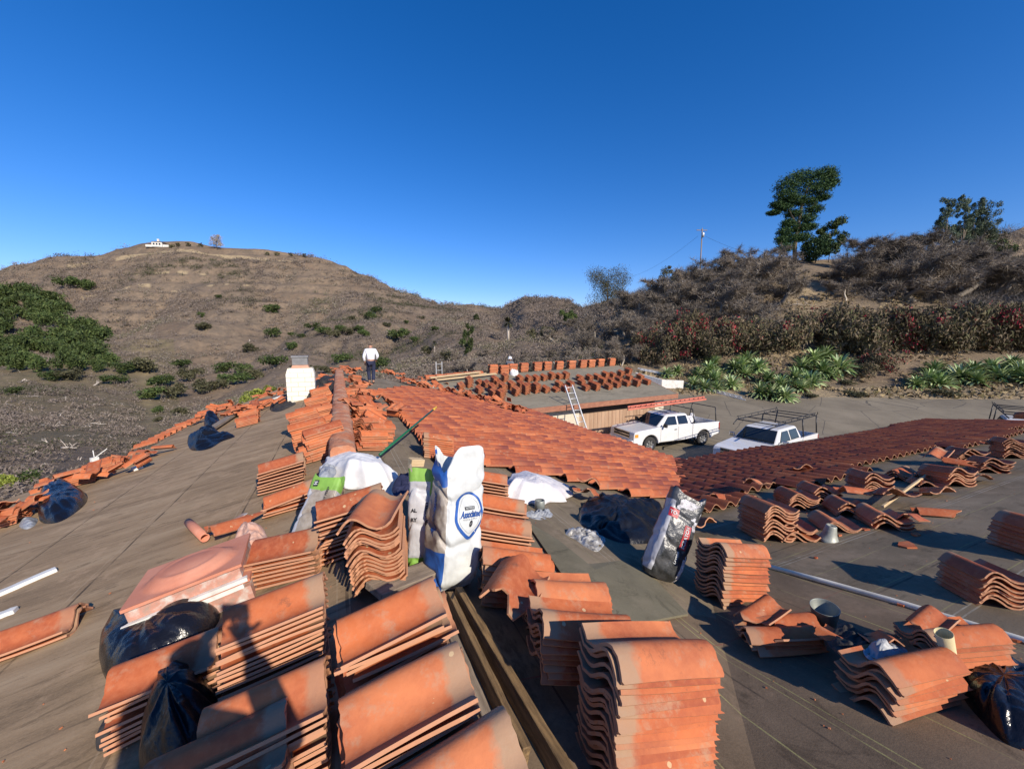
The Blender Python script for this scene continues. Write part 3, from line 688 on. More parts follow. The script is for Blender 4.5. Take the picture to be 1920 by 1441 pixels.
for i, x in enumerate((806, 826, 843, 860, 878, 896)):
    far_stack(x, 711 - i * 1.7, PG, .2, 62, ordn[i] + ' low tile stack from the left at the ridge end near the small ladder', 'low stacks at the left end of the garage ridge', 1.15)
fl = [(695, 205, 55), (795, 210, 40), (855, 213, 35), (903, 210, 35), (955, 203, 40), (1005, 193, 50), (1057, 192, 45), (1100, 187, 55), (530, 235, 30), (575, 245, 45), (625, 225, 50), (650, 240, 40), (527, 290, 35), (612, 280, 50), (620, 315, 50), (668, 330, 60), (682, 272, 55), (738, 260, 50), (770, 298, 50), (800, 250, 40), (835, 285, 60), (862, 265, 40), (902, 277, 60), (968, 283, 40), (1035, 283, 30), (1055, 250, 35), (1100, 275, 45), (1130, 248, 35), (1195, 205, 45), (1205, 232, 45), (1233, 268, 45), (1258, 200, 45), (1275, 245, 40), (1300, 262, 55), (1310, 195, 45), (1345, 228, 50), (1362, 187, 50), (1385, 262, 40), (1400, 222, 45), (1412, 185, 40), (1440, 250, 40), (1455, 213, 45), (1465, 175, 55), (1505, 238, 45), (1515, 160, 50), (1522, 200, 45), (1570, 235, 55), (1597, 197, 40), (1640, 228, 45), (458, 240, 60), (405, 265, 35)]
rowsg = {'back': [], 'middle': [], 'front': []}
for x, y, h in fl:
    yy = y + h * .45; lim = 228 + (x < 900) * 12
    k = 'back' if yy < lim else ('middle' if yy < lim + 42 else 'front'); rowsg[k].append((x, yy, h))
for k, L_ in rowsg.items():
    for i, (x, yy, h) in enumerate(sorted(L_)):
        px = 750 + x / 3.556; py = 650 + yy / 3.556; hh = max(.12, (h / 3.556 * 25 / F - .10) * 1.0)
        far_stack(px, py, PG, hh, -28 + random.uniform(-4, 4), ordn[i] + ' tile stack from the left in the ' + k + ' row on the garage roof', 'tile stacks set out on the garage roof', 1.12, SMO)
def pile(px, py, pl, az, lab, grp, v=0, sc=1.0, h=.02):
    o = link('tile_pile', PM_[v % 5], None, frame(hit(px, py, pl, h), pl, az) @ Matrix.Scale(sc, 4)); return tag(o, lab, 'tile pile', grp)
vp = [(758, 716), (775, 722), (790, 717), (800, 730), (818, 727), (826, 714), (838, 738), (850, 724), (866, 733), (868, 746), (885, 742), (897, 752), (912, 757), (932, 757), (950, 768), (968, 774), (925, 742)]
for i, (x, y) in enumerate(sorted(vp)): pile(x, y, PB, random.uniform(0, 180), ordn[i] + ' broken tile pile from the left along the valley behind the laid tiles', 'broken tiles along the garage valley', i, .95)
# ridge debris, left and right of the mortar band
lft = [(625, 716, 5), (612, 727, 5), (603, 742, 8), (618, 752, 5), (598, 762, 8), (585, 785, 8), (606, 786, 8), (578, 805, 11), (603, 812, 8), (590, 832, 11), (618, 846, 11), (600, 852, 5)]
for i, (x, y, n) in enumerate(lft):
    o = link('tile_stack', SM[n][i % 2], None, frame(hit(x, y + 6, PL), PL, 62 + random.uniform(-6, 6)) @ Matrix.Scale(1.05, 4)); tag(o, ordn[i] + ' slumped tile stack from the far end, left of the mortar ridge', 'tile stacks along the left of the ridge')
rgt = [(664, 712, 8), (674, 722, 5), (668, 734, 8), (684, 744, 8), (676, 758, 8), (694, 766, 5), (680, 782, 8), (700, 792, 8), (684, 808, 8), (708, 822, 8), (690, 838, 8), (712, 850, 8), (690, 858, 5)][:11]
for i, (x, y, n) in enumerate(rgt):
    o = link('tile_stack', SM[n][i % 2], None, frame(hit(x, y + 4, PB), PB, 44 + random.uniform(-22, 20)) @ Matrix.Scale(.92, 4)); tag(o, ordn[i] + ' slipped tile heap from the far end, right of the mortar ridge', 'tile heaps along the right of the ridge')
for i, (x, y) in enumerate(((662, 722), (676, 748), (684, 752), (690, 775), (698, 800), (640, 700), (655, 696), (720, 700), (735, 704))):
    pile(x, y, PB, 40, ordn[i] + ' heap of loose tiles on the ridge near the walking man', 'loose tiles on the ridge', i, .8, .08)
# left eave line
le = [(8, 985, PL, 'pile'), (22, 975, PL, 'pile'), (160, 905, 0, 0), (185, 900, 0, 0), (212, 880, 0, 0), (240, 868, 0, 0), (196, 885, 0, 0), (376, 792, 0, 0), (392, 780, 0, 0), (408, 772, 0, 0), (424, 768, 0, 0), (455, 772, 0, 0), (470, 782, 0, 0), (484, 770, 0, 0), (500, 762, 0, 0), (515, 745, 0, 0), (468, 796, 0, 0), (505, 740, 0, 0), (592, 718, 0, 0), (610, 712, 0, 0)]
for i, a in enumerate(le):
    if i % 2: pile(a[0], a[1], PL, 60, ordn[i] + ' tile heap from the left along the outer edge of the left slope', 'tile heaps along the left edge of the roof', i, .72)
    else:
        o = link('tile_stack', SM[5][i % 2], None, frame(hit(a[0], a[1], PL), PL, 66) @ Matrix.Scale(.95, 4)); tag(o, ordn[i] + ' small stack from the left along the outer edge of the left slope', 'tile stacks along the left edge of the roof')
# flat course of tiles still laid along the left eave
for i, (a, b) in ((1, ((268, 838), (372, 786))),):
    mb = MB(); A, B = hit(*a, PL), hit(*b, PL); d = B - A; n = max(int(d.length / .3), 2)
    for k in range(n): lowtile(mb, frame(A + d * (k + .5) / n, PL, -114, 3), random.random())
    tag(mb.build('tile_course', TERRA), 'strip of tiles still laid along the left eave', 'tile course')

# ------------------------------------------------------------------ boards
def board(name, pts, pl, w, th, mat, lab, cat, h=0, h2=None):
    a = hit(*pts[0], pl, h + th / 2); b = hit(*pts[1], pl, (h if h2 is None else h2) + th / 2); mb = MB(); d = b - a
    z = nrm(pl); x = d.normalized(); y = z.cross(x); L = d.length
    M = Matrix(((x.x, y.x, z.x, (a.x + b.x) / 2), (x.y, y.y, z.y, (a.y + b.y) / 2), (x.z, y.z, z.z, (a.z + b.z) / 2), (0, 0, 0, 1)))
    rg = random.Random(int(pts[0][0])); n = 10; vs = []
    for i in range(n + 1):
        q = (i / n - .5) * L; e = rg.uniform(-.002, .002)
        for sy, sz in ((-1, -1), (1, -1), (1, 1), (-1, 1)): vs.append((q, sy * (w / 2 + e), sz * th / 2 + e))
    fs = [(i * 4 + j, i * 4 + (j + 1) % 4, i * 4 + 4 + (j + 1) % 4, i * 4 + 4 + j) for i in range(n) for j in range(4)] + [(3, 2, 1, 0), tuple(n * 4 + j for j in range(4))]
    mb.add(vs, fs); o = mb.build(name, mat, None, M); bv = o.modifiers.new('b', 'BEVEL'); bv.width = .003; bv.segments = 1; bv.limit_method = 'ANGLE'
    return tag(o, lab, cat)
board('wood_board', ((858, 1112), (1085, 1500)), PB, .045, .09, OLDWOOD, 'thick old board on the ridge, right one of the pair', 'board', .0)
board('wood_board', ((842, 1120), (985, 1420)), PB, .035, .08, OLDWOOD, 'thinner old board on the ridge, left one of the pair', 'board', .0)
board('wood_board', ((835, 1160), (955, 1441)), PB, .05, .02, GREY, 'flat grey board lying left of the ridge boards', 'board', .0)
board('white_board', ((-60, 1138), (106, 1066)), PL, .085, .03, WHITEB, 'long white trim board lying at the left edge of the picture', 'board')
board('white_board', ((-40, 1168), (30, 1142)), PL, .07, .03, WHITEB, 'short white board end below the long white one', 'board')
board('plank', ((392, 806), (462, 762)), PL, .22, .05, GREY, 'grey plank on the left slope short of the chimney', 'plank', .05)
board('white_board', ((248, 880), (266, 874)), PL, .16, .05, WHITEB, 'small white block beside tiles at the left eave', 'block')
board('white_board', ((505, 750), (528, 742)), PL, .12, .04, WHITEB, 'white scrap board left of the chimney foot', 'board', .08)
board('wood_board', ((700, 1108), (850, 1050)), PB, .16, .04, GREY, 'grey board wedged under the fanned tile stack', 'board', .10)
for i, (a, b) in enumerate((((806, 708), (900, 697)), ((818, 712), (930, 700)), ((842, 706), (912, 700)))):
    board('plank', (a, b), PG, .18, .05, PALEWOOD, ['longest', 'lowest', 'shortest'][i] + ' pale new plank on the garage ridge by the small ladder', 'plank', .25 - .08 * i)
board('plank', ((762, 712), (812, 726)), PG, .12, .03, WHITEB, 'white strip near the walking man on the garage felt', 'strip', .03)
board('batten', ((1655, 952), (1740, 886)), PA, .03, .03, PALEWOOD, 'thin pale batten propped beside the crossways stack', 'batten', .05, .12)
board('wood_block', ((768, 866), (792, 866)), PB, .09, .07, PALEWOOD, 'pale block of wood behind the green topped sack', 'block', .42)
# piece of felt lying folded right of the stacks
mb = MB(); pts = [(985, 975), (1045, 1010), (1075, 1060), (1165, 1050), (1232, 1088), (1290, 1150), (1170, 1172), (1100, 1150), (1050, 1070)]
vs = [hit(x, y, PB, .018 + .006 * (i % 3)) for i, (x, y) in enumerate(pts)]; c = sum(vs, Vector()) / len(vs) + Vector((0, 0, .02)); n = len(vs)
mb.add([c] + vs + [v - Vector((0, 0, .016)) for v in vs], [(0, i + 1, (i + 1) % n + 1) for i in range(n)] + [(i + 1, i + 1 + n, (i + 1) % n + 1 + n, (i + 1) % n + 1) for i in range(n)])
tag(mb.build('felt_sheet', feltmat('loose_felt', (.165, .145, .095), (.125, .11, .072), (.19, .168, .112), (1, 1, 1), blotch=.25)), 'loose sheet of grey green felt right of the pale fronted stacks', 'felt sheet')

# ------------------------------------------------------------------ crumpled things
def crumple(name, outline, pl, base, height, mat, lab, cat, seed=0, amp=.03, power=2.2, freq=7, grp=None, n=60, m=26, skew=(0, 0), extra=None, sub=0, folds=0):
    P = [hit(x, y, pl, base) for x, y in outline]; c = sum(P, Vector()) / len(P); rg = random.Random(seed); mb = MB(); so = Vector((seed * 3.1, seed * 1.7, 0))
    per = []; k = len(P)
    for i in range(n):
        q = i / n * k; a = int(q) % k; w = q - int(q); p0, p1, p2, p3 = P[a - 1], P[a], P[(a + 1) % k], P[(a + 2) % k]
        per.append(.5 * ((2 * p1) + (p2 - p0) * w + (2 * p0 - 5 * p1 + 4 * p2 - p3) * w * w + (3 * p1 - p0 - 3 * p2 + p3) * w ** 3))
    vs = []; N_ = nrm(pl)
    for j in range(m + 1):
        r = j / m
        for i in range(n):
            rr = r ** .8; p = c.lerp(per[i], rr); h = height * max(1 - rr ** power, 0) ** .6
            p = p + Vector((skew[0], skew[1], 0)) * (1 - r)
            f = (noise.turbulence(p * freq * .6 + so, 4, True) - .5) * 2.2 + noise.ridged_multi_fractal(p * freq + so, 1.0, 2.1, 3, 1.0, 2.0) * .5 - .6
            g = noise.noise(p * freq * .45 + so)
            e = (1 - r ** 8)
            if folds: an = 2 * pi * i / n; h += folds * abs(sin(an * 4 + seed + 2.5 * noise.noise(p * 3 + so))) * r * e - folds * .5 * abs(sin(an * 7 + p.x * 12)) * r * e
            vs.append(p + N_ * (h * (1 + .35 * g) + amp * f * e * min(1, h / (height * .25) + .25)) + Vector((noise.noise(p * freq + so), noise.noise(p * freq - so), 0)) * amp * .6 * e)
    fs = [(j * n + i, (j + 1) * n + i, (j + 1) * n + (i + 1) % n, j * n + (i + 1) % n) for j in range(m) for i in range(n)]
    mb.add(vs, fs, 0, True); o = mb.build(name, mat, None); tag(o, lab, cat, grp)
    return o
TARP = pm('white_cloth', (.74, .73, .71), (.62, .60, .58), 5, .8, .4, .01)
SACKW = pm('woven_white_sack', (.70, .68, .67), (.60, .56, .56), 6, .7, .5, .008)
def cloth(name, outline, pl, hs, mat, lab, cat, seed, peaks):
    """tented cloth: outline with its own height for each corner, peaks (px, py, h, radius) push it up"""
    P = [hit(x, y, pl, h) for (x, y), h in zip(outline, hs)]; c = sum(P, Vector()) / len(P); so = Vector((seed, 0, 0)); mb = MB(); n, m = 90, 34; k = len(P); N_ = nrm(pl)
    pk = [(hit(x, y, pl, h), r) for x, y, h, r in peaks]
    if pk: c.z = max(c.z, sum(p[0].z for p in pk) / len(pk) - .02)
    vs = []
    for j in range(m + 1):
        r = j / m
        for i in range(n):
            q = i / n * k; a = int(q) % k; w = q - int(q); e = P[a].lerp(P[(a + 1) % k], w); e = e.lerp(c, .10 * sin(pi * w)); p = c.lerp(e, r)
            for pp, rad in pk:
                d = (p.xy - pp.xy).length; p.z += max(0, pp.z - p.z) * math.exp(-(d / rad) ** 2) * .9 * min(1, (1 - r) * 2.6)
            ang = i / n * 2 * pi
            f = noise.ridged_multi_fractal(Vector((cos(ang) * 2.2, sin(ang) * 2.2, r * .8)) + so, 1.0, 2.0, 4, 1.0, 2.0) - 1.1
            p.z += .026 * f * r * (1.2 - r) + .016 * abs(noise.noise(Vector((p.x * 6 + p.y * 14, p.y * 5, seed)))) + .006 * noise.noise(p * 22)
            vs.append(p)
    rim = vs[-n:]; vs = vs + [Vector((p.x, p.y, pz(pl, p.x, p.y) + .008)) + (p - c) * Vector((1, 1, 0)) * .04 * (1 + sin(i * .9)) for i, p in enumerate(rim)]; m += 1
    fs = [(j * n + i, (j + 1) * n + i, (j + 1) * n + (i + 1) % n, j * n + (i + 1) % n) for j in range(m) for i in range(n)]
    mb.add(vs, fs, 0, True); o = mb.build(name, mat); sd_ = o.modifiers.new('s', 'SOLIDIFY'); sd_.thickness = .003; return tag(o, lab, cat)
cloth('tarp', [(600, 876), (612, 856), (634, 843), (668, 850), (712, 858), (745, 888), (762, 910), (735, 924), (690, 922), (645, 912), (618, 892)], PB, [.05, .10, .16, .18, .18, .12, .06, .03, .02, .02, .03], TARP, 'bright white cloth spread over tiles left of the standing sacks', 'cloth', 3, [(650, 862, .30, .35), (700, 872, .29, .30)])
cloth('white_sack', [(936, 936), (940, 908), (960, 888), (985, 882), (1030, 894), (1066, 910), (1076, 926), (1060, 938), (1010, 946), (970, 944)], PB, [.02, .05, .09, .10, .08, .05, .03, .02, .02, .02], SACKW, 'empty white woven sack slumped in front of the laid tiles', 'sack', 5, [(962, 896, .24, .28), (1000, 902, .22, .28), (1040, 916, .14, .25)])
GLOSS = pm('glossy_bin_liner', (.010, .010, .013), (.006, .006, .008), 2.0, .24, .35, .06, spec=.5)
crumple('rubbish_bag', [(74, 975), (78, 940), (95, 920), (130, 914), (158, 925), (163, 940), (140, 962), (105, 980)], PL, 0, .22, GLOSS, 'full shiny black rubbish bag on the left slope near the eave', 'rubbish bag', 8, .022, 3.0, 5, folds=.03, n=110)
crumple('rubbish_bag', [(355, 840), (353, 822), (375, 806), (400, 805), (420, 815), (441, 818), (415, 828), (395, 840), (370, 845)], PL, 0, .22, BLACKP, 'flattened black plastic bag halfway up the left slope', 'rubbish bag', 9, .07, 1.3, 4)
crumple('rubbish_bag', [(383, 798), (390, 784), (405, 780), (412, 790), (398, 800)], PL, 0, .25, BLACKP, 'small black bag by the grey plank at the left eave', 'rubbish bag', 10, .05, 1.6, 5)
crumple('rubbish_bag', [(188, 1240), (200, 1195), (240, 1165), (320, 1150), (400, 1140), (412, 1160), (380, 1200), (320, 1240), (260, 1275), (210, 1285)], PL, 0, .20, GLOSS, 'long black rubbish bag in front of the pink vent cover', 'rubbish bag', 11, .018, 3, 5, folds=.03, n=120, m=36)
crumple('rubbish_bag', [(265, 1441), (290, 1340), (330, 1290), (390, 1290), (425, 1340), (420, 1400), (380, 1470), (300, 1500)], PL, 0, .26, BLACKP, 'black bag in the shadow at the bottom left', 'rubbish bag', 12, .03, 2.0, 5, folds=.05, n=120, m=36)
crumple('felt_flap', [(180, 1400), (205, 1335), (230, 1290), (250, 1300), (235, 1350), (205, 1400)], PL, 0, .05, BLACKF, 'flap of black felt poking out left of the shaded pile', 'felt flap', 13, .01, 2, 6)
crumple('rubbish_bag', [(1085, 975), (1095, 945), (1125, 932), (1180, 936), (1235, 945), (1245, 985), (1225, 1015), (1170, 1018), (1130, 1005), (1105, 995)], PB, 0, .15, BLACKP, 'open black rubbish bag behind the black and red sack', 'rubbish bag', 14, .035, 1.6, 4, folds=.06, n=120, m=40)
crumple('rubbish_bag', [(1805, 1300), (1825, 1262), (1870, 1255), (1920, 1262), (1990, 1300), (1990, 1400), (1900, 1400), (1840, 1350)], PA, 0, .13, GLOSS, 'black plastic bag cut by the right edge at lower right', 'rubbish bag', 15, .02, 2.4, 5, folds=.04, n=120, m=36)
crumple('felt_scrap', [(575, 748), (580, 728), (610, 712), (640, 708), (640, 728), (615, 742), (590, 756)], PL, .02, .30, BLACKF, 'heap of torn black felt between chimney and ridge', 'felt heap', 16, .11, 1.4, 3.2)
crumple('felt_scrap', [(506, 768), (512, 758), (540, 750), (555, 756), (540, 765), (520, 772)], PL, .0, .10, BLACKF, 'torn felt scrap at the chimney foot', 'felt scrap', 17, .05, 1.4, 5)
crumple('plastic_wrap', [(1060, 1000), (1075, 990), (1100, 992), (1135, 1008), (1122, 1033), (1100, 1026), (1080, 1012)], PB, .0, .05, pm('clear_wrap', (.30, .29, .27), (.12, .11, .10), 14, .25, .5, .01, c3=(.6, .6, .58)), 'crumpled clear plastic wrap on the felt in front of the black bag', 'plastic wrap', 18, .03, 1.8, 16)
crumple('felt_scrap', [(1550, 1195), (1580, 1178), (1620, 1190), (1660, 1205), (1650, 1222), (1610, 1232), (1570, 1225)], PA, .17, .05, BLACKF, 'black felt scraps on top of the debris topped stack', 'felt scrap', 19, .03, 1.5, 14)
SLATE = pm('lead_flashing', (.34, .36, .38), (.22, .23, .25), 10, .45, .4, .01)
crumple('lead_flashing', [(1618, 1216), (1640, 1206), (1690, 1212), (1700, 1224), (1660, 1232), (1630, 1236)], PA, .20, .035, SLATE, 'bent grey flashing strip on the debris topped stack', 'flashing', 20, .03, 1.3, 14)
crumple('lead_flashing', [(985, 965), (1000, 955), (1030, 958), (1035, 968), (1010, 974)], PB, 0, .04, SLATE, 'small torn metal scraps in front of the round duct', 'scrap', 21, .03, 1.3, 18)
crumple('lead_flashing', [(598, 892), (606, 876), (625, 874), (630, 888), (612, 900)], PB, .12, .06, SLATE, 'pale grey plastic bundle at the left of the white cloth', 'bundle', 22, .04, 1.5, 9)
crumple('lead_flashing', [(36, 985), (50, 970), (70, 972), (66, 984), (48, 992)], PL, 0, .06, SLATE, 'grey dish of scrap beside the shiny rubbish bag', 'scrap', 23, .03, 1.5, 6)
# broken shards lying about
for i, (x, y, pl, az, k, h, lab) in enumerate(((1765, 965, PA, 120, 0, 0, 'broken tile end right of the chipped stack'), (1700, 975, PA, 60, 1, .05, 'reddish broken tile leaning on the chipped stack'), (1580, 1205, PA, 150, 2, .15, 'tilted tile fragment on the left of the debris topped stack'), (1650, 1200, PA, 20, 3, .2, 'pointed tile shard standing on the debris topped stack'),
    (1425, 1155, PA, 250, 4, .15, 'pale cracked tile lying over the broken stack'), (1740, 1172, PA, 250, 0, .27, 'pale tile end on the stack behind the paper tube'), (1800, 870, PA, 140, 1, .25, 'broken tile standing in the right hand row'), (1350, 935, PA, 70, 3, .06, 'broken tile at the left end of the dark tile field'), (1500, 880, PA, 20, 2, .12, 'broken tile on the upper edge of the dark tile field'), (1610, 925, PA, 100, 0, .16, 'split tile across the narrow stack'), (1745, 925, PA, 10, 4, .02, 'split tile in front of the crossways stack'), (1830, 900, PA, 40, 2, .02, 'split tile in front of the broken fronted stack'), (1870, 835, PA, 120, 1, .2, 'split tile near the right edge of the row'), (965, 1105, PB, 200, 3, .3, 'broken tile half with holes beside the blue sack foot'), (450, 985, PL, 40, 2, .05, 'bent pinkish tile shard above the vent cover'), (1100, 925, PB, 30, 1, .1, 'dark curved tile left of the black bag'), (1105, 905, PB, 20, 0, .2, 'tile standing on edge right of the white woven sack'), (1300, 985, PA, -20, 2, .1, 'tile piece behind the black and red sack'))):
    tag(link('broken_tile', TILES_BRK[k], None, frame(hit(x, y, pl, h), pl, az, 8 * (h > 0) + 3) @ Matrix.Scale({1580: .5, 1650: .5, 1425: .7, 1740: .55}.get(x, 1), 4)), lab, 'broken tile')
sh = MB(); rg = random.Random(3); 
for i, (x, y, s_) in enumerate(((1620, 992, .06), (1717, 1001, .06), (1702, 1022, .10), (1693, 1132, .05), (1575, 1003, .025), (1905, 1198, .04), (1460, 1003, .02), (1530, 1045, .02), (720, 1000, .03))):
    mb = MB(); p = hit(x, y, PA, .008); pts = [(cos(a) * s_ * rg.uniform(.4, 1) * 1.4, sin(a) * s_ * rg.uniform(.4, .8)) for a in [k * pi / 3 for k in range(6)]]
    mb.prism(pts, -.006, .008, frame(p, PA, rg.uniform(40, 90))); tag(mb.build('tile_shard', TERRA), ['shard beside the chipped stack', 'shard right of the chipped stack', 'long thin shard left of the lone long stack', 'shard just above the white pipe', 'tiny shard right of the vent pipe', 'shard on the white pipe at the right edge', 'crumb left of the vent pipe', 'crumb below the vent pipe', 'crumb by the arched stack'][i] + ' on the felt', 'tile shard')
# ------------------------------------------------------------------ pipes, cans, tube, vent cover, pole
def can(name, px, py, pl, prof, mat, lab, cat, tilt=0, az=0, inner=None):
    M = frame(hit(px, py, pl, 0), None, az, tilt); mb = MB(); mb.lathe(prof, 28, M); o = mb.build(name, mat); tag(o, lab, cat)
    s_ = o.modifiers.new('s', 'SOLIDIFY'); s_.thickness = .003; return o
can('vent_pipe', 1553, 1012, PA, [(.11, 0), (.085, .02), (.065, .07), (.052, .13), (.048, .16), (.04, .17), (.036, .12)], pm('lead_boot', (.38, .39, .34), (.25, .26, .22), 18, .5, .3, .004, metal=.2), 'conical grey vent pipe boot standing on the right wing felt', 'vent pipe', 6, 100)
can('metal_can', 1545, 1188, PA, [(0, .004), (.052, .004), (.078, .20), (.080, .203)], STEEL, 'galvanised pot open at the top between the lower right stacks', 'pot', -8, 60)
can('duct', 1012, 955, PB, [(.058, 0), (.058, .11), (.054, .115), (.054, .02)], STEEL, 'short round grey duct in front of the white woven sack', 'duct', 4, 0)
mb = MB(); a = hit(1793, 1284, PA, .02); b = ray(1769, 1186) * (a.y / .93 * 1.0); d = b - a
mb.lathe([(.020, 0), (.036, d.length), (.034, d.length), (.018, .003)], 18, Matrix.Translation(a) @ d.to_track_quat('Z', 'Y').to_matrix().to_4x4())
tag(mb.build('paper_tube', pm('cream_card', (.66, .55, .30), (.60, .48, .25), 4, .8)), 'tapered cream coloured tube leaning on the lower right stack', 'tube')
# green brush pole
mb = MB(); a = hit(712, 852, PB, .28); b = ray(812, 768) * 6.9; mb.tube([a, b], .016, 10)
po = mb.build('long_pole', pm('green_pole', (.012, .13, .055), (.008, .10, .04), 5, .4, 0)); tag(po, 'green painted pole with yellow tip rising behind the white cloth', 'pole')
mb = MB(); e = (b - a).normalized(); mb.tube([b, b + e * .10, b + e * .22, b + e * .24], [.020, .021, .018, .014], 10); mb.build('pole_tip', pm('yellow_tip', (.62, .38, .05)), po)
# pink vent cover stack
PINK = pm('pink_clay', (.56, .22, .135), (.50, .18, .105), 4, .85, .2, .004, c3=(.62, .28, .18)); SCUM = pm('stained_clay', (.50, .24, .17), (.30, .25, .20), 12, .9, .5, .006, c3=(.58, .55, .48))
vm = frame(hit(362, 1062, PL, .26), PL, 62, 0); vc = empty('vent_cover', vm, 'pink clay dome vent covers stacked on the left slope', 'vent cover')
def plate(mb, w, d, z, th, dome):
    n = 36; vs = []
    for i in range(n + 1):
        for j in range(n + 1):
            x = (i / n - .5) * w; y = (j / n - .5) * d; r = sqrt(((x - .0) / (.40 * w)) ** 2 + ((y + .05 * d) / (.40 * d)) ** 2)
            h = dome * (max(1 - r * r, 0) ** .5) * .8 + (.012 * (1 - min(1, abs(r - .72) / .10)) if dome else 0)
            vs.append((x, y, z + h))
    o = [(x, y, z - th) for x, y, _ in vs]
    k = n + 1; fs = [(i * k + j, (i + 1) * k + j, (i + 1) * k + j + 1, i * k + j + 1) for i in range(n) for j in range(n)]
    mb.add(vs, fs, 0, True); mb.box((0, 0, z - th / 2 - .002), (w, d, th))
mb = MB(); plate(mb, .58, .46, 0, .018, .07); mb.build('dome_plate', PINK, vc)
mb = MB(); mb.box((.0, -.01, -.055), (.55, .44, .06)); mb.build('cover_body', SCUM, vc)
mb = MB(); plate(mb, .62, .50, -.10, .02, 0); mb.build('base_plate', PINK, vc)
mb = MB(); mb.box((-.02, -.02, -.135), (.58, .46, .03)); mb.box((0, -.245, -.098), (.60, .03, .025)); mb.build('metal_edge', WHITEB, vc)
mb = MB(); mb.box((.0, .0, -.20), (.60, .48, .09)); mb.build('lower_cover', SCUM, vc)
# clay tube end above
mb = MB(); a = hit(353, 978, PL, .05); b = hit(384, 1008, PL, .05); dd = (b - a); mb.lathe([(.026, 0), (.034, .002), (.037, dd.length * .3), (.036, dd.length), (.028, dd.length), (.026, dd.length * .3)], 18, Matrix.Translation(a) @ dd.to_track_quat('Z', 'Y').to_matrix().to_4x4())
hs = mb.build('clay_finial', PINK); tag(hs, 'rounded pink clay tube end above the vent cover', 'clay tube')
board('metal_strip', ((398, 1002), (460, 962)), PL, .07, .008, pm('rusty_strip', (.36, .22, .15), (.20, .15, .12), 9, .6, .3, .004, c3=(.45, .43, .42)), 'rusty metal strip with torn end on the left slope', 'metal strip', .01)
crumple('cement_lump', [(440, 1020), (460, 992), (492, 995), (500, 1012), (470, 1032)], PL, .05, .13, pm('cement_lump', (.62, .42, .33), (.50, .24, .16), 8, .9, .5, .01), 'pinkish cement lump at the corner of the vent cover', 'cement lump', 31, .03, 1.6, 10)
mb = MB(); p = hit(178, 868, PL, .1); mb.box((0, 0, .06), (.11, .06, .11), frame(p, None, 20)); mb.box((0, 0, -.05), (.03, .03, .2), frame(p, None, 20)); mb.bar(p + Vector((0, 0, .1)), p + Vector((.16, .1, .26)), .012); mb.bar(p + Vector((.0, 0, .1)), p + Vector((-.12, .1, .22)), .012)
tag(mb.build('utility_box', WHITEB), 'small white utility box with antenna arms at the left eave', 'utility box')
crumple('white_bucket', [(955, 701), (959, 695), (968, 695), (972, 701), (964, 705)], PG, 0, .3, TARP, 'white bucket bag on the felt behind the garage stacks', 'bag', 33, .05, 3, 4)

